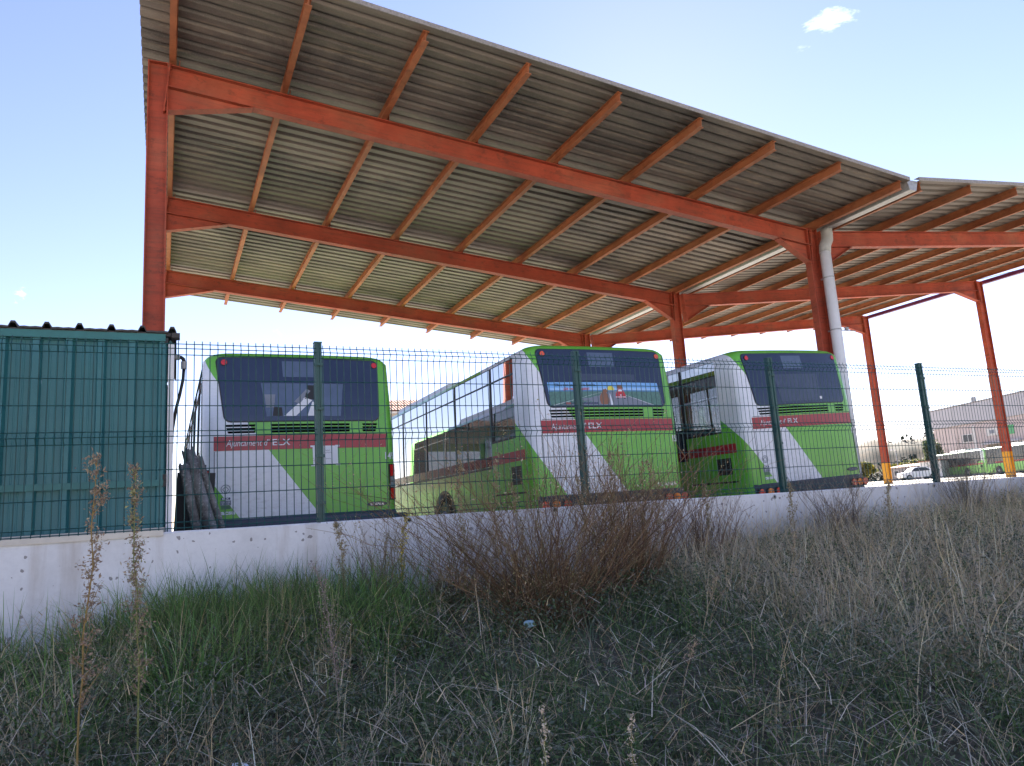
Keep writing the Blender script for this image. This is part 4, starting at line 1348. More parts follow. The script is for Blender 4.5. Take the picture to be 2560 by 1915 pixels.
# scrub on the hillside: countless bushes, one mass
rng = np.random.default_rng(3)
P_, C_ = [], []
for _ in range(2600):
    j = rng.uniform(1, len(ts) - 2); i = rng.uniform(0, len(azs) - 2)
    a = HILL_V[int(j), int(i)]; fj, fi = j % 1, i % 1
    b_ = HILL_V[int(j) + 1, int(i)]; c_ = HILL_V[int(j), int(i) + 1]
    p = a + (b_ - a) * fj + (c_ - a) * fi
    if mnoise.noise(Vector((p[0] * 0.02, p[1] * 0.02, 5))) < rng.uniform(-0.35, 0.1): continue
    r = rng.uniform(0.8, 2.2)
    k = 46
    q = rng.normal(size=(k, 3)); q /= np.linalg.norm(q, axis=1, keepdims=True); q *= rng.uniform(0.5, 1, (k, 1)) ** 0.5
    P_.append(p + q * np.array([r, r, r * 0.75]) + np.array([0, 0, r * 0.4]))
    base = np.array([0.028, 0.032, 0.022]) * rng.uniform(0.6, 1.5) + rng.uniform(0, 0.015, 3) * np.array([1, 0.9, 0.5])
    C_.append(np.clip(base * rng.uniform(0.7, 1.3, (k, 1)), 0.01, 1))
V, F, C = leaf_cloud(np.concatenate(P_), 0.55, np.concatenate(C_), rng)
tag(link('hill_scrub', np_mesh('hill_scrub', V, F, C, M['scrub'])), 'grey-green scrub bushes scattered over the far hillside', 'scrub', kind='stuff')

def tree(name, label, az, d, h, w, cols, seed, trunk=0.25, n=2600, leaf=0.2, group=None):
    rng = np.random.default_rng(seed)
    x, y = pol(az, d); z = yard_z(x, y)
    o = empty(name, (x, y, z)); tag(o, label, 'tree', group)
    m = MB()
    m.tube([(0, 0, -0.2), (0.05 * h * 0.1, 0, h * 0.25), (0.0, 0.02, h * 0.55)], [trunk * h * 0.1, trunk * h * 0.07, trunk * h * 0.03], 8)
    for k in range(6):
        a = k * 1.05 + seed; r = w * 0.33
        m.tube([(0, 0, h * (0.22 + 0.04 * k)), (math.cos(a) * r * 0.5, math.sin(a) * r * 0.5, h * (0.38 + 0.04 * k)), (math.cos(a) * r, math.sin(a) * r, h * (0.5 + 0.05 * k))], [trunk * h * 0.04, trunk * h * 0.025, trunk * h * 0.01], 5)
    m.build('trunk', M['bark'], o)
    cl = rng.normal(size=(26, 3)); cl /= np.linalg.norm(cl, axis=1, keepdims=True)
    cl *= rng.uniform(0.25, 1, (26, 1)) ** 0.5 * np.array([w / 2, w / 2, h * 0.36]); cl[:, 2] += h * 0.62
    idx_ = rng.integers(0, 26, n)
    pts = cl[idx_] + rng.normal(size=(n, 3)) * np.array([w, w, h * 0.7]) * 0.085
    cc = np.array(cols)[rng.integers(0, len(cols), 26)][idx_] * rng.uniform(0.65, 1.35, (n, 1))
    V, F, C = leaf_cloud(pts, leaf, cc, rng)
    link('crown', np_mesh('crown', V, F, C, M['plant']), o)
    return o
M['bark'] = plain('bark', (0.13, 0.10, 0.075), 0.9, var=0.3)
yg = [(0.13, 0.14, 0.03), (0.16, 0.15, 0.04), (0.09, 0.11, 0.03)]
gr = [(0.06, 0.085, 0.035), (0.045, 0.07, 0.03), (0.08, 0.10, 0.045)]
yl = [(0.34, 0.27, 0.03), (0.28, 0.24, 0.04)]
tree('leafy_tree', 'round olive-green tree standing left of the warehouse above the white car', 53.0, 132, 3.0, 5.4, yg, 4, n=4200, group='trees beyond the yard')
tree('leafy_tree', 'small yellow-flowering tree beyond the yard, left of the olive-green tree', 51.7, 120, 2.2, 2.8, yl + yg[:1], 5, n=2600, group='trees beyond the yard')
tree('leafy_tree', 'small yellowish tree just right of the rightmost parked bus', 49.9, 118, 2.9, 2.2, yl + yg, 6, n=2600, group='trees beyond the yard')
tree('leafy_tree', 'dark green tree against the left corner of the warehouse', 54.15, 140, 7.0, 2.6, gr, 7, n=4200, group='trees beyond the yard')

# ------------------------------------------------------------------ low flat-roofed house with orange edge
def local_box_thing(name, label, cat, az0, d0, az1, d1):
    """an Empty at the left end of a facade, x running along the facade to its right end, y away"""
    a, b = pol(az0, d0), pol(az1, d1)
    o = empty(name, (a[0], a[1], yard_z(*a)), math.atan2(b[1] - a[1], b[0] - a[0]))
    tag(o, label, cat)
    return o, math.hypot(b[0] - a[0], b[1] - a[1])
M['pale_render'] = plain('pale_render', (0.52, 0.46, 0.40), 0.85)
M['white_render'] = plain('white_render', (0.70, 0.68, 0.65), 0.85)
M['tile'] = plain('roof_tile', (0.42, 0.15, 0.08), 0.8, var=0.25)
M['grey_render'] = plain('grey_render', (0.33, 0.30, 0.29), 0.85)
o, ln = local_box_thing('low_house', 'low grey house with orange roof edge behind the white car', 'house', 51.3, 112, 53.7, 108)
MB().box(0, ln, 0, 6, -0.3, 1.75).build('wall', M['grey_render'], o)
MB().prism([(-0.3, 1.75), (3.0, 2.15), (6.3, 1.75)], -0.2, ln + 0.2, 'x').build('roof', M['tile'], o)
for x in (0.8, 2.2):
    f = MB().box(x, x + 0.8, -0.03, 0.0, 0.6, 1.35).build('window', M['white_render'], o)
    MB().box(x + 0.07, x + 0.73, -0.04, -0.031, 0.67, 1.28).build('pane', M['dark_grey'], f)
o, ln = local_box_thing('gate_house', 'small pale gate house with dark doorway beside the green vehicles', 'house', 53.2, 104, 54.5, 103)
MB().box(0, ln, 0, 3, -0.3, 2.1).build('wall', M['white_render'], o)
MB().box(-0.15, ln + 0.15, -0.15, 3.1, 2.1, 2.25).build('roof', M['tile'], o)
MB().box(0.35, 0.95, -0.03, 0.0, 0.0, 1.5).build('door', M['dark_grey'], o)
MB().box(1.25, 1.85, -0.03, 0.0, 0.7, 1.5).build('window', M['dark_grey'], o)

# ------------------------------------------------------------------ warehouse
M['wh_upper'] = plain('grey_cladding', (0.46, 0.45, 0.48), 0.7, var=0.05, vscale=0.6)
M['wh_lower'] = plain('pinkish_panel', (0.56, 0.47, 0.45), 0.8, var=0.06, vscale=0.5)
M['wh_brown'] = plain('brown_shutter', (0.22, 0.18, 0.13), 0.6)
M['sign_green'] = plain('sign_green', (0.10, 0.42, 0.16), 0.5)
wh, ln = local_box_thing('warehouse', 'large pale warehouse with grey parapet behind the far green buses', 'warehouse', 54.35, 150, 66.0, 116)
HT = 11.6
MB().box(0, ln, 0.1, 40, -0.5, 8.4).build('wall', M['wh_lower'], wh)
MB().box(-0.15, ln + 0.1, -0.15, 40.2, 8.4, HT).build('parapet', M['wh_upper'], wh)
MB().box(-0.25, ln + 0.1, -0.25, 40.3, HT, HT + 0.18).build('coping', M['grey_render'], wh)
NP = 14
for i in range(NP):                # pre-cast panels
    x0 = ln * i / NP + 0.04; x1 = ln * (i + 1) / NP - 0.04
    MB().box(x0, x1, 0.0, 0.098, 0.0, 8.36).build('wall_panel', M['wh_lower'] if i < 3 else M['wh_pale'] if 'wh_pale' in M else M['wh_lower'], wh)
    MB().box(x0, x1, -0.19, -0.152, 8.45, HT - 0.05).build('parapet_panel', M['wh_upper'], wh)
def wh_x(az):                      # facade x of a given azimuth
    a, b = Vector(pol(54.35, 150)), Vector(pol(66.0, 116)); r = Vector(pol(az, 1.0))
    d = b - a
    det = d.x * -r.y + r.x * d.y
    s = (-a.x * -r.y - r.x * a.y * 1.0) / det if False else (a.y * r.x - a.x * r.y) / (d.x * r.y - d.y * r.x)
    return s * ln
def wh_d(az):
    a, b = Vector(pol(54.35, 150)), Vector(pol(66.0, 116)); p = a + (b - a) * (wh_x(az) / ln)
    return p.length
def wh_z(az, el): return wh_d(az) * math.tan(rad(el)) - wh.location.z
def wh_patch(name, az0, az1, el0, el1, mat, par=wh, off=0.05):
    return MB().box(wh_x(az0), wh_x(az1), -off, -0.001, wh_z((az0 + az1) / 2, el0), wh_z((az0 + az1) / 2, el1)).build(name, mat, par)
w_ = wh_patch('window', 55.95, 56.55, 2.40, 2.95, M['white_render'])
wh_patch('pane', 56.0, 56.22, 2.45, 2.90, M['dark_grey'], w_, 0.07); wh_patch('pane', 56.28, 56.5, 2.45, 2.90, M['dark_grey'], w_, 0.07)
wh_patch('downpipe', 56.60, 56.72, 0.4, 3.45, M['white_render'], wh, 0.18)
s_ = wh_patch('sign', 57.35, 58.05, 2.72, 3.20, M['white_render'], wh, 0.12)
wh_patch('sign_mark', 57.55, 57.80, 2.85, 3.08, M['grey_ink'], s_, 0.14)
wh_patch('sign', 57.95, 58.85, 2.70, 3.28, M['sign_green'], wh, 0.10)
wh_patch('shutter', 57.25, 59.0, 0.3, 2.16, M['wh_brown'], wh, 0.06)
wh_patch('lintel', 57.1, 59.2, 2.2, 2.32, M['wh_upper'], wh, 0.5)
MB().box(wh_x(56.7), wh_x(56.7) + 0.7, 0.2, 0.6, HT + 0.2, HT + 1.0).build('roof_vent', M['galv'], wh)

# ------------------------------------------------------------------ white car
M['car_white'] = plain('white_car_paint', (0.78, 0.78, 0.79), 0.25, var=0.03, coat=0.4)
def make_car():
    cx0, cy0 = pol(53.0, 98)
    o = empty('parked_car', (cx0, cy0, yard_z(cx0, cy0)), rad(-36 + 8))
    tag(o, 'small white car parked in the sunny yard left of the fence post', 'car')
    prof = [(-2.05, 0.42), (-2.05, 0.72), (-1.95, 0.86), (-1.15, 0.95), (-0.65, 1.36), (-0.2, 1.46), (0.75, 1.44), (1.55, 1.05), (1.98, 0.98), (2.05, 0.75), (2.03, 0.42), (1.7, 0.30), (-1.8, 0.30)]
    m = MB(); vs = []; n = len(prof)
    for y, sc in ((-0.85, 0.0), (-0.80, 1.0), (0.80, 1.0), (0.85, 0.0)):
        for x, z in prof:
            inset = 0.14 if z > 1.0 else 0.0
            vs.append((x, (y if sc else y * 0.985) * (1 - inset * (1 if z > 1.2 else 0.4)), z if sc else z * 0.98 + 0.01))
    fs = [(j * n + i, j * n + (i + 1) % n, (j + 1) * n + (i + 1) % n, (j + 1) * n + i) for j in range(3) for i in range(n)]
    fs += [tuple(range(n - 1, -1, -1)), tuple(3 * n + i for i in range(n))]
    b = m.add(vs, fs).build('body', M['car_white'], o); recalc(b.data)
    for s in (-1, 1):
        for pts in ([(-1.0, 0.98), (-0.60, 1.32), (-0.18, 1.39), (-0.15, 0.98)], [(-0.08, 0.98), (-0.10, 1.39), (0.70, 1.37), (1.10, 1.02)]):
            q = MB().add([(x, s * (0.84 if z < 1.1 else 0.745), z) for x, z in pts], [(0, 1, 2, 3)]).build('side_window', M['dark_grey'], o)
        for x in (-1.3, 1.3):
            w = MB().disc((x, s * 0.86, 0.31), 0.31, (0, -s, 0), 0.2, 20).build('wheel', M['rubber'], o)
            MB().disc((x, s * 0.875, 0.31), 0.19, (0, -s, 0), 0.014, 16).build('rim', M['rim'], w)
        MB().box(-2.06, -1.98, s * 0.65 - 0.15, s * 0.65 + 0.15, 0.66, 0.80).build('headlight', M['clear_lens'], o)
        MB().box(1.98, 2.06, s * 0.68 - 0.1, s * 0.68 + 0.1, 0.75, 0.93).build('tail_light', M['red_lens'], o)
make_car()

# ------------------------------------------------------------------ far buses and carport
M['far_glass'] = plain('dark_bus_glass', (0.02, 0.025, 0.03), 0.12)
def far_bus(src, label, az0, d0, ang, seed):
    b = copy_tree(src)
    b['label'] = label; b['group'] = 'buses far across the yard'
    x, y = pol(az0, d0)
    b.location = (x, y, yard_z(x, y) + 0.15); b.rotation_euler = (0, 0, ang)
    for ch in b.children:
        if ch.name.startswith('window_pane'):
            ch.material_slots[0].link = 'OBJECT'; ch.material_slots[0].material = M['far_glass']
    return b
def heading(a, b): return math.atan2(-(b[0] - a[0]), b[1] - a[1])
A, B = pol(57.6, 98), pol(54.75, 108.5)
far_bus(bus3, 'far green and white bus seen side-on across the yard, left of the yellow column base', 57.6, 98, heading(A, B), 1)
A, B = pol(61.5, 86), pol(58.3, 94)
far_bus(bus3, 'far green and white bus at the right edge behind the yellow column base', 61.5, 86, heading(A, B), 2)

# ------------------------------------------------------------------ red-tiled house behind the left buses
o, ln = local_box_thing('tiled_house', 'pale house with red tiled roof seen between the two left buses', 'house', 11.5, 60, 21.0, 62)
MB().box(0, ln, 0, 9, -0.5, 8.3).build('wall', M['pale_render'], o)
MB().prism([(-0.5, 8.3), (4.5, 9.9), (9.5, 8.3)], -0.5, ln + 0.5, 'x').build('roof', M['tile'], o)
tl = MB()
vs = []
for k in range(9):
    a = math.pi * k / 8
    vs.append((math.cos(a) * 0.11, math.sin(a) * 0.09))
tm = MB(); L_ = math.hypot(5.0, 1.6)
tm.add([(x, 0, z) for x, z in vs] + [(x, L_, z) for x, z in vs], [(i, i + 1, 10 + i, 9 + i) for i in range(8)])
tme = tm.mesh('tile_row', M['tile'], smooth=True)
for i in range(int((ln + 1) / 0.25)):
    link('tile_row', tme, o, (-0.4 + i * 0.25, -0.52, 8.31), (math.atan2(1.6, 5.0), 0, 0))
MB().box(-0.4, ln + 0.4, -0.42, 0.0, 8.12, 8.29).build('eave', M['white_render'], o)

# ------------------------------------------------------------------ power cables, street lamp
for nm, el0, el1, lab in (('power_cable', 14.45, 15.2, 'upper thin power cable crossing the sky at the right edge'), ('power_cable', 14.0, 14.75, 'lower thin power cable crossing the sky at the right edge')):
    pts = []
    for k in range(15):
        t = k / 14; az = 45 + 30 * t; d = 62 - 10 * t
        x, y = pol(az, d); el = el0 - 1.4 + (el1 - el0) * 2.4 * t - 0.5 * math.sin(math.pi * t)
        pts.append((x, y, d * math.tan(rad(el))))
    o = MB().tube(pts, 0.016, 5).build(nm, M['black'])
    tag(o, lab, 'cable', 'power cables')
x, y = pol(51.9, 118)
lamp = empty('street_lamp', (x, y, yard_z(x, y))); tag(lamp, 'thin grey street lamp in front of the scrubby hill', 'lamp')
MB().tube([(0, 0, 0), (0, 0, 4.2)], [0.09, 0.06], 8).build('pole', M['galv'], lamp)
MB().tube([(0, 0, 4.2), (-0.3, 0, 4.35), (-0.7, 0, 4.35)], 0.04, 6).box(-1.0, -0.6, -0.12, 0.12, 4.28, 4.40).build('lamp_head', M['white_pvc'], lamp)
# ================================================================== weeds on the bank
def bz(xs, ys): return np.array([bank_z(float(a), float(b)) for a, b in zip(xs, ys)])

def blades(rng, x, y, z, h, w, lean, droop, cols, az=None, seg=4):
    """grass blades: tapered bent ribbons; all args are arrays"""
    n = len(x)
    if az is None: az = rng.uniform(0, 2 * np.pi, n)
    d = np.stack([np.cos(az), np.sin(az), np.zeros(n)], 1)
    tw = az + np.pi / 2 + rng.normal(0, 0.6, n)
    s = np.stack([np.cos(tw), np.sin(tw), np.zeros(n)], 1)
    V = np.zeros((n, 2 * seg + 1, 3)); base = np.stack([x, y, z], 1)
    for k in range(seg + 1):
        t = k / seg
        hor = h * (lean * t + droop * t ** 2.4)
        ver = h * (t - 0.55 * np.minimum(droop, 1.2) * t ** 3 - 0.25 * lean * t)
        c = base + d * hor[:, None]; c[:, 2] += ver
        ww = (w * (1 - t) ** 0.7)[:, None] if k < seg else 0
        if k < seg:
            V[:, 2 * k] = c - s * ww; V[:, 2 * k + 1] = c + s * ww
        else: V[:, 2 * seg] = c
    b = (np.arange(n) * (2 * seg + 1))[:, None]
    F = []
    for k in range(seg - 1):
        F.append(b + [2 * k, 2 * k + 1, 2 * k + 3]); F.append(b + [2 * k, 2 * k + 3, 2 * k + 2])
    F.append(b + [2 * seg - 2, 2 * seg - 1, 2 * seg])
    return V.reshape(-1, 3), np.concatenate(F, 0), np.repeat(cols, 2 * seg + 1, 0)

def join(parts):
    V, F, C = [], [], []; o = 0
    for v, f, c in parts:
        V.append(v); F.append(f + o); C.append(c); o += len(v)
    return np.concatenate(V), np.concatenate(F), np.concatenate(C)

def pick(rng, cols, n, var=0.25):
    c = np.array(cols)[rng.integers(0, len(cols), n)] * rng.uniform(1 - var, 1 + var, (n, 1))
    return np.clip(c, 0.004, 1)

STRAW = [(0.78, 0.6, 0.33), (0.66, 0.49, 0.25), (0.8, 0.66, 0.41), (0.48, 0.35, 0.2), (0.4, 0.31, 0.21)]
PALE = [(0.8, 0.69, 0.51), (0.66, 0.55, 0.42), (0.82, 0.72, 0.54)]
GREEN = [(0.17, 0.31, 0.075), (0.12, 0.25, 0.07), (0.21, 0.36, 0.1), (0.27, 0.36, 0.12)]
DGREEN = [(0.065, 0.11, 0.045), (0.09, 0.14, 0.06), (0.12, 0.17, 0.07), (0.08, 0.095, 0.05)]
GREYG = [(0.16, 0.19, 0.13), (0.21, 0.22, 0.15), (0.12, 0.14, 0.1)]
BROWN = [(0.22, 0.125, 0.07), (0.30, 0.185, 0.10), (0.16, 0.09, 0.06), (0.36, 0.25, 0.14), (0.22, 0.17, 0.085)]

def region(rng, n, x0, x1, y0, y1, dens=None):
    x = rng.uniform(x0, x1, n); y = rng.uniform(y0, y1, n)
    if dens is not None:
        k = rng.uniform(0, 1, n) < np.clip(dens(x, y), 0, 1)
        x, y = x[k], y[k]
    return x, y
def patchy(x, y, s, o):            # smooth 0..1 patches
    return np.array([0.5 + 0.5 * mnoise.noise(Vector((float(a) * s, float(b) * s, o))) * 1.6 for a, b in zip(x, y)])

def tufts(rng, cx, cy, k, h, spread, w, cols, seg=4, stiff=1.0, var=0.25):
    """k blades fanning out of each tuft centre"""
    n = len(cx); kk = rng.integers(max(2, k // 2), k * 3 // 2 + 1, n); N = int(kk.sum())
    idx = np.repeat(np.arange(n), kk)
    a = rng.uniform(0, 2 * np.pi, N); r = rng.uniform(0, 1, N) ** 0.5 * spread
    x = cx[idx] + np.cos(a) * r; y = np.minimum(cy[idx] + np.sin(a) * r, 6.34)
    hh = h[idx] * rng.uniform(0.45, 1.15, N)
    az = a + rng.normal(0, 0.7, N)
    az = np.where((y > 6.1) & (np.sin(az) > 0), -az, az)          # lean away from the wall
    tc = np.array(cols)[rng.integers(0, len(cols), n)][idx] * 0.6 + np.array(cols)[rng.integers(0, len(cols), N)] * 0.4
    c = np.clip(tc * rng.uniform(1 - var, 1 + var, (N, 1)), 0.004, 0.85)
    return blades(rng, x, y, bz(x, y) - 0.01, hh, rng.uniform(0.7, 1.3, N) * w, rng.uniform(0.02, 0.55, N) / stiff, rng.uniform(0.0, 0.95, N) ** 1.3 / stiff, c, az, seg)

rng = np.random.default_rng(21)
# --- lush green grass clump against the wall, left of the middle
def lush(x, y):
    return np.exp(-((x - 0.50) / 0.85) ** 2) * np.clip(np.exp(-((y - 5.75) / 0.85) ** 2), 0, 1)
parts = []
x, y = region(rng, 1500, -1.1, 2.4, 3.9, 6.3, lush)
parts.append(tufts(rng, x, y, 30, rng.uniform(0.42, 0.72, len(x)), 0.07, 0.0042, GREEN + DGREEN[2:]))
x, y = region(rng, 340, -0.9, 2.2, 4.2, 6.3, lush)
parts.append(tufts(rng, x, y, 14, rng.uniform(0.45, 0.70, len(x)), 0.06, 0.0028, STRAW + GREEN[2:]))
V, F, C = join(parts)
tag(link('green_grass', np_mesh('green_grass', V, F, C, M['plant'])), 'lush long green grass against the concrete wall left of the middle', 'grass', kind='stuff')

# --- mixed green undergrowth everywhere
parts = []
x, y = region(rng, 6800, -3.2, 13.5, 1.4, 6.3, lambda a, b: 0.30 + 0.7 * patchy(a, b, 0.7, 2.0))
parts.append(tufts(rng, x, y, 17, rng.uniform(0.16, 0.42, len(x)), 0.10, 0.0036, DGREEN + GREYG + GREEN, 3, 0.8))
V, F, C = join(parts)
tag(link('undergrowth', np_mesh('undergrowth', V, F, C, M['plant'])), 'dark green low undergrowth covering the whole bank', 'undergrowth', kind='stuff')

# --- dry straw-coloured grass, thick at the right and lower left
parts = []
def mid(a, b): return np.exp(-((a - 2.7) / 1.0) ** 2) * np.exp(-((b - 4.4) / 1.1) ** 2)      # dark hollow under the big shrub
def dry(a, b): return np.clip((1 - 0.85 * mid(a, b)) * np.clip(0.16 + 0.62 * (a > 3.9) + 0.42 * (a < 0.3) * (b < 5.2) + 0.45 * (patchy(a, b, 0.8, 9.0) - 0.45), 0.04, 1), 0.02, 1)
x, y = region(rng, 4600, -3.2, 13.5, 1.4, 6.28, dry)
parts.append(tufts(rng, x, y, 13, rng.uniform(0.28, 0.66, len(x)), 0.07, 0.0027, STRAW + PALE, 4, 0.85, 0.35))
x, y = region(rng, 700, 3.6, 13.5, 2.6, 6.28)
parts.append(tufts(rng, x, y, 9, rng.uniform(0.55, 0.86, len(x)), 0.06, 0.0025, STRAW + PALE, 4, 1.3, 0.35))
x, y = region(rng, 1500, 3.8, 13.0, 2.0, 6.2)
parts.append(tufts(rng, x, y, 12, rng.uniform(0.32, 0.62, len(x)), 0.09, 0.0026, PALE + STRAW[:3], 4, 0.8, 0.3))
# flattened straws lying about
x, y = region(rng, 4500, -3.0, 13.0, 1.4, 6.2); n = len(x)
parts.append(blades(rng, x, y, bz(x, y) + rng.uniform(0.05, 0.36, n), rng.uniform(0.12, 0.40, n), rng.uniform(0.0016, 0.0030, n), rng.uniform(0.6, 1.9, n), rng.uniform(0.2, 1.4, n), pick(rng, PALE + STRAW, n), seg=3))
# matted thatch: short broken bits everywhere
x, y = region(rng, 64000, -3.0, 13.0, 1.5, 6.3, lambda a, b: (0.15 + 0.85 * patchy(a, b, 1.3, 31.0)) * (1 - 0.8 * mid(a, b))); n = len(x)
parts.append(blades(rng, x, y, bz(x, y) + rng.uniform(0.0, 1.0, n) ** 1.5 * 0.34, rng.uniform(0.03, 0.13, n), rng.uniform(0.0016, 0.0034, n), rng.uniform(0.3, 2.2, n), rng.uniform(0.0, 0.9, n), pick(rng, PALE + STRAW + [(0.36, 0.27, 0.20), (0.28, 0.20, 0.15), (0.42, 0.33, 0.30)], n, 0.4), seg=2))
V, F, C = join(parts)
tag(link('dry_grass', np_mesh('dry_grass', V, F, C, M['plant'])), 'straw-coloured dry grass mixed over the bank, thickest on the right', 'grass', kind='stuff')

# --- small-leaved grey-green ground cover in the lower middle and a leafy patch upper right
def leaves_on(rng, x, y, hmax, size, cols, per=1):
    n = len(x)
    p = np.stack([x, y, bz(x, y) + rng.uniform(0.02, 1, n) ** 0.7 * hmax], 1)
    return leaf_cloud(p, size, pick(rng, cols, n), rng, 0.2)
parts = []
x, y = region(rng, 120000, -1.5, 7.5, 1.6, 5.4, lambda a, b: np.clip(patchy(a, b, 0.9, 4.0) * 1.2 - 0.05, 0.15, 1))
parts.append(leaves_on(rng, x, y, 0.34, 0.013, DGREEN + GREYG))
x, y = region(rng, 26000, 6.2, 13.0, 4.6, 6.25, lambda a, b: np.clip(patchy(a, b, 0.6, 14.0) * 1.6 - 0.5, 0, 1))
parts.append(leaves_on(rng, x, y, 0.30, 0.010, [(0.13, 0.21, 0.08), (0.10, 0.19, 0.09), (0.16, 0.23, 0.11)]))
V, F, C = join(parts)
tag(link('ground_cover', np_mesh('ground_cover', V, F, C, M['plant'])), 'grey-green small-leaved ground cover between the dry stems', 'ground cover', kind='stuff')

# ------------------------------------------------------------------ shrubs and tall weeds: things of their own
def stems_geo(paths, radii, cols, n=3):
    """thin tubes; paths: list of (k,3) arrays"""
    V, F, C = [], [], []; o = 0
    for P0, r0, c in zip(paths, radii, cols):
        k = len(P0)
        d = np.gradient(P0, axis=0); d /= np.linalg.norm(d, axis=1, keepdims=True) + 1e-9
        a = np.cross(d, [0.3, 0.9, 0.1]); a /= np.linalg.norm(a, axis=1, keepdims=True) + 1e-9
        b = np.cross(d, a)
        rr = r0 * np.linspace(1, 0.35, k)[:, None]
        ring = [P0 + (a * math.cos(2 * math.pi * j / n) + b * math.sin(2 * math.pi * j / n)) * rr for j in range(n)]
        v = np.stack(ring, 1).reshape(-1, 3)
        f = []
        for i in range(k - 1):
            for j in range(n):
                j2 = (j + 1) % n
                f += [(i * n + j, i * n + j2, (i + 1) * n + j2), (i * n + j, (i + 1) * n + j2, (i + 1) * n + j)]
        V.append(v); F.append(np.array(f) + o); C.append(np.repeat(np.array([c]), len(v), 0)); o += len(v)
    return np.concatenate(V), np.concatenate(F), np.concatenate(C)

def curve_path(p, d, ln, bend, k=6, wob=0.02, rng=rng):
    t = np.linspace(0, 1, k)[:, None]
    P0 = np.array(p) + np.array(d) * ln * t + np.array(bend) * ln * t ** 2
    P0[1:] += rng.normal(0, wob * ln, (k - 1, 3)) * t[1:]
    return P0

def shrub(name, label, x, y, height, spread, nst, seed, cols, headcols, heads=7, twig=5, group=None, nhead=0.006, up=0.7):
    rng = np.random.default_rng(seed)
    z = bank_z(x, y) - 0.02
    o = empty(name, (x, y, z)); tag(o, label, 'shrub', group)
    paths, rads, cc, hp = [], [], [], []
    for i in range(nst):
        a = rng.uniform(0, 2 * math.pi); s = rng.uniform(0, 1) ** 0.7 * spread
        d = np.array([math.cos(a) * s, math.sin(a) * s * 0.55, up + 0.3 * rng.uniform()]); d /= np.linalg.norm(d)
        ln = height * rng.uniform(0.45, 1.25) / max(0.55, d[2])
        b = np.array([math.cos(a) * rng.uniform(-0.1, 0.25), math.sin(a) * 0.15, -rng.uniform(0, 0.22)])
        p0 = np.array([rng.normal(0, 0.16 * spread), rng.normal(0, 0.10), 0])
        P0 = curve_path(p0, d, ln, b, 7, 0.022, rng)
        P0[:, 1] = np.minimum(P0[:, 1], 6.33 - y)
        col = np.array(cols[rng.integers(0, len(cols))]) * rng.uniform(0.7, 1.3)
        paths.append(P0); rads.append(rng.uniform(0.0020, 0.0046)); cc.append(col)
        for _ in range(twig):
            t = rng.uniform(0.25, 0.98); q = P0[int(t * 6)]
            a2 = rng.uniform(0, 2 * math.pi); dd = np.array([math.cos(a2) * 0.5, math.sin(a2) * 0.4, rng.uniform(0.4, 1.0)])
            l2 = ln * rng.uniform(0.08, 0.30)
            T = curve_path(q, dd, l2, (rng.uniform(-.3, .3), 0, 0.2), 4, 0.07, rng); T[:, 1] = np.minimum(T[:, 1], 6.335 - y)
            paths.append(T); rads.append(0.0013); cc.append(col * 1.1)
            for _ in range(heads):
                hp.append(T[rng.integers(1, 4)] + rng.normal(0, 0.012, 3))
    V, F, C = stems_geo(paths, rads, cc)
    tag(link('stems', np_mesh('stems', V, F, np.clip(C, 0, 1), M['plant']), o), kind='stuff')
    hp = np.array(hp)
    V, F, C = leaf_cloud(hp, nhead, pick(rng, headcols, len(hp)), rng)
    tag(link('seed_heads', np_mesh('seed_heads', V, F, C, M['plant']), o), kind='stuff')
    return o

HEAD_B = [(0.4, 0.3, 0.17), (0.32, 0.21, 0.13), (0.48, 0.39, 0.24), (0.36, 0.33, 0.14), (0.56, 0.47, 0.33)]
HEAD_G = [(0.22, 0.22, 0.08), (0.28, 0.25, 0.10), (0.30, 0.22, 0.12)]
shrub('dry_shrub', 'large brown dry shrub fanning out in front of the second fence post', 2.50, 4.95, 1.22, 1.10, 320, 31, BROWN, HEAD_B, 4, 5, 'dry shrubs by the wall', 0.0085, 0.75)
shrub('dry_shrub', 'reddish-brown dry shrub right of the largest one, below the middle bus badge', 3.45, 5.35, 1.24, 0.62, 190, 32, BROWN, HEAD_B, 5, 6, 'dry shrubs by the wall', 0.007, 0.95)
shrub('dry_shrub', 'thin leaning brown shrub left of the largest one, against the wall', 2.0, 5.7, 0.86, 0.75, 100, 33, BROWN + [(0.30, 0.27, 0.13)], HEAD_G + HEAD_B, 4, 5, 'dry shrubs by the wall', 0.007)
shrub('dry_shrub', 'sparse olive-brown shrub with a few yellow specks on the wall left of the middle', 1.50, 5.95, 0.80, 0.5, 50, 34, [(0.28, 0.23, 0.13), (0.22, 0.15, 0.10)], HEAD_G + [(0.55, 0.45, 0.05)], 4, 6, 'dry shrubs by the wall', 0.007, 0.95)
shrub('dry_shrub', 'dark brown shrub on the wall right of the middle bus', 4.55, 5.75, 0.92, 0.55, 110, 38, [(0.22, 0.14, 0.10), (0.26, 0.18, 0.12)], HEAD_B, 4, 5, 'dry shrubs by the wall', 0.006, 0.95)
shrub('dry_shrub', 'low dark brown shrub below the third fence post', 6.45, 5.85, 0.72, 0.6, 100, 35, [(0.22, 0.17, 0.14), (0.27, 0.21, 0.16)], HEAD_B, 4, 5, 'dry shrubs by the wall')
shrub('dry_shrub', 'grey twiggy shrub climbing round the foot of the fourth fence post', 8.75, 6.0, 0.95, 0.45, 100, 36, [(0.32, 0.30, 0.25), (0.25, 0.21, 0.17)], [(0.34, 0.33, 0.21), (0.40, 0.37, 0.29)], 4, 5, 'dry shrubs by the wall', 0.006, 0.95)
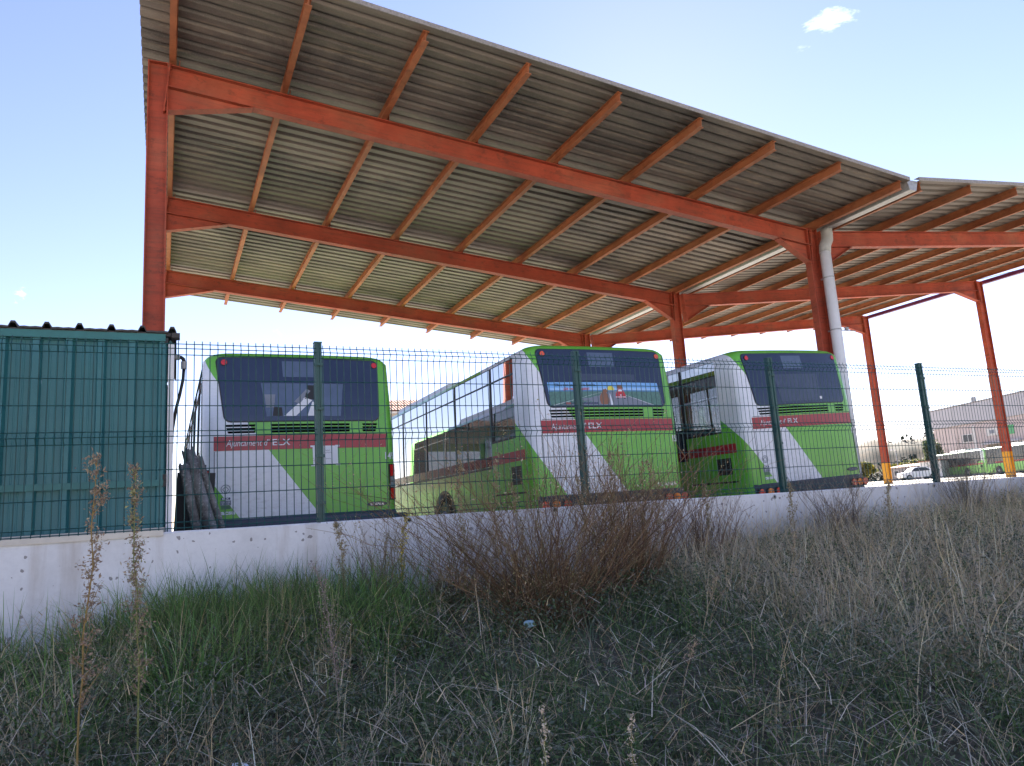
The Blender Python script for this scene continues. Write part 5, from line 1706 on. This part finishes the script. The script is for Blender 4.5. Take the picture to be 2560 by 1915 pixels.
shrub('dry_shrub', 'pale straw shrub under the right end of the wall', 10.4, 5.9, 0.78, 0.7, 120, 37, [(0.44, 0.39, 0.27), (0.34, 0.31, 0.20)], [(0.44, 0.41, 0.26), (0.31, 0.33, 0.19)], 4, 5, 'dry shrubs by the wall')

def weed(name, label, x, y, height, seed, stemc, headc, lean=(0.0, 0.0), r=0.004, br=14, brl=0.16, headn=18, headsz=0.008, start=0.35, cluster=0.022, group=None, cat='weed'):
    """one tall stem with short side branches carrying seed heads"""
    rng = np.random.default_rng(seed)
    z = bank_z(x, y) - 0.02
    o = empty(name, (x, y, z)); tag(o, label, cat, group)
    main = curve_path((0, 0, 0), (0, 0, 1), height, (lean[0], lean[1], 0), 12, 0.006, rng)
    paths, rads, cc, hp = [main], [r], [np.array(stemc)], []
    for i in range(br):
        t = start + (0.99 - start) * (i + rng.uniform(0, 0.8)) / br
        q = main[min(11, int(t * 11))] + (main[min(11, int(t * 11) + 1)] - main[min(11, int(t * 11))]) * ((t * 11) % 1)
        a = rng.uniform(0, 2 * math.pi)
        l2 = brl * rng.uniform(0.5, 1.2) * (1.15 - t * 0.8)
        dd = np.array([math.cos(a) * 0.6, math.sin(a) * 0.6, rng.uniform(0.6, 1.1)])
        T = curve_path(q, dd, l2, (0, 0, 0.1), 5, 0.03, rng)
        paths.append(T); rads.append(r * 0.35); cc.append(np.array(stemc) * 1.1)
        for _ in range(headn):
            j = rng.integers(1, 5)
            hp.append(T[j] + rng.normal(0, cluster * (0.5 + 0.5 * j / 4), 3))
    for _ in range(headn * 2): hp.append(main[-1 - rng.integers(0, 2)] + rng.normal(0, cluster * 0.7, 3))
    V, F, C = stems_geo(paths, rads, cc, 5)
    link('stem', np_mesh('stem', V, F, np.clip(C, 0, 1), M['plant']), o)
    hp = np.array(hp)
    V, F, C = leaf_cloud(hp, headsz, pick(rng, headc, len(hp)), rng)
    tag(link('seed_heads', np_mesh('seed_heads', V, F, C, M['plant']), o), kind='stuff')
    return o

def ground_at(az, d): return d * math.sin(rad(az)), d * math.cos(rad(az))
# the two tall near stems on the left
TW = [(0.36, 0.26, 0.18), (0.29, 0.20, 0.14), (0.42, 0.34, 0.23)]
def top_h(x, y, ztop): return ztop - bank_z(x, y) + 0.02
weed('tall_weed', 'tallest brown weed on the far left, in front of the green shed', -0.33, 3.4, top_h(-0.33, 3.4, 0.30), 51, (0.36, 0.25, 0.09), TW, (0.03, 0.0), 0.0052, 26, 0.15, 46, 0.0075, 0.36, 0.013, 'tall weeds on the bank')
weed('tall_weed', 'tall yellow-green stemmed weed second from the left, in front of the white corner post', -0.13, 3.6, top_h(-0.13, 3.6, 0.27), 52, (0.27, 0.29, 0.10), TW + [(0.34, 0.33, 0.15)], (-0.03, 0.0), 0.0048, 34, 0.12, 46, 0.0075, 0.34, 0.013, 'tall weeds on the bank')
weed('tall_weed', 'pinkish-brown feathery dry weed standing in the green grass', 0.75, 3.9, top_h(0.75, 3.9, -0.22), 53, (0.34, 0.26, 0.22), [(0.42, 0.31, 0.27), (0.38, 0.28, 0.24), (0.50, 0.40, 0.34)], (-0.10, 0.02), 0.0032, 26, 0.15, 34, 0.0045, 0.32, 0.018, 'tall weeds on the bank')
# pale cottony heads, close to the camera at the bottom edge
CT = [(0.72, 0.62, 0.48), (0.62, 0.48, 0.34)]
weed('cottony_weed', 'cream cottony weed at the bottom edge, larger left one of the pair', 1.10, 2.3, top_h(1.10, 2.3, -0.655), 54, (0.34, 0.34, 0.13), CT, (0.0, 0.0), 0.003, 14, 0.04, 12, 0.006, 0.45, 0.008, 'cottony weeds')
weed('cottony_weed', 'cream cottony weed at the bottom edge, right one of the pair', 1.42, 2.3, top_h(1.42, 2.3, -0.73), 55, (0.34, 0.30, 0.13), CT, (0.02, 0.0), 0.003, 14, 0.04, 12, 0.006, 0.45, 0.008, 'cottony weeds')
# weeds rising in front of the buses
for i, (x_, y_, zt, lab) in enumerate([(2.04, 5.5, 0.46, 'slim olive weed rising in front of the wheel of the middle bus'), (2.29, 5.5, 0.44, 'slim olive weed in front of the reflecting side windows of the middle bus'),
        (2.60, 5.6, 0.20, 'slim brown weed in front of the black vent of the middle bus'), (3.49, 5.6, 0.42, 'slim weed in front of the white stripe of the middle bus'),
        (3.76, 5.6, 0.33, 'tall slim weed in front of the green hatch of the middle bus'), (3.98, 5.6, 0.32, 'slim weed in front of the chrome letters of the middle bus'),
        (4.58, 5.7, 0.10, 'short slim weed in the gap right of the middle bus'), (1.62, 5.85, -0.02, 'thin weed with small yellow flowers on the wall below the first bus'),
        (3.22, 5.6, 0.22, 'slim weed in front of the round left lamps of the middle bus'), (5.75, 5.8, 0.06, 'slim weed in front of the left lamps of the rightmost parked bus'),
        (7.15, 5.8, 0.02, 'slim weed right of the rightmost parked bus, against the wall'), (1.20, 5.9, -0.03, 'thin brown weed on the wall below the first bus badge')]):
    weed('slim_weed', lab, x_, y_, top_h(x_, y_, zt), 60 + i, (0.32, 0.27, 0.12), [(0.40, 0.32, 0.19), (0.45, 0.40, 0.24), (0.32, 0.23, 0.13)] if i != 7 else [(0.40, 0.34, 0.16), (0.70, 0.55, 0.06)], (0.08 * math.sin(i * 2.1), 0.0), 0.0034, 26, 0.12, 20, 0.0095, 0.36, 0.011, 'slim weeds by the wall')
# dry umbels and straw stalks at the right
for i, (x_, y_, zt, ln_, lab) in enumerate([(2.72, 3.6, -0.48, 0.35, 'dry brown umbel stalk leaning over right of the middle shrub'), (4.07, 4.2, -0.30, 0.15, 'dry tan umbel stalk in the right-hand dry grass'),
        (6.2, 4.7, -0.30, 0.12, 'tall pale dry stalk with a nest-like head near the right edge'), (4.9, 4.4, -0.42, -0.1, 'thin grey dry stalk in the middle of the right-hand grass'), (2.2, 3.1, -0.70, 0.3, 'dry stalk with curled umbel near the bottom, right of the middle')]):
    weed('dry_stalk', lab, x_, y_, top_h(x_, y_, zt), 80 + i, (0.52, 0.40, 0.24), [(0.46, 0.35, 0.24), (0.36, 0.26, 0.18)], (ln_, 0.0), 0.0034, 5, 0.10, 18, 0.006, 0.75, 0.018, 'dry stalks')

# ------------------------------------------------------------------ litter
M['litter'] = plain('white_plastic_film', (0.75, 0.78, 0.80), 0.4, var=0.05)
M['litter_blue'] = plain('pale_blue_plastic', (0.42, 0.62, 0.68), 0.35, var=0.1)
def crumple(name, label, x, y, dz, size, mat, seed):
    rng_ = random.Random(seed)
    bm = bmesh.new(); bmesh.ops.create_icosphere(bm, subdivisions=2, radius=1)
    for v in bm.verts:
        k = 1 + rng_.uniform(-0.45, 0.35)
        v.co = Vector((v.co.x * size * k, v.co.y * size * 0.7 * k, v.co.z * size * 0.5 * k))
    me = bpy.data.meshes.new(name); bm.to_mesh(me); bm.free(); me.materials.append(mat)
    tag(link(name, me, None, (x, y, bank_z(x, y) + dz)), label, 'litter')
crumple('plastic_scrap', 'crumpled white plastic scrap at the bottom edge left of the middle', 0.24, 3.4, 0.20, 0.035, M['litter'], 1)
crumple('plastic_scrap', 'pale blue plastic scrap lying under the big brown shrub', 2.14, 4.6, 0.18, 0.045, M['litter_blue'], 2)
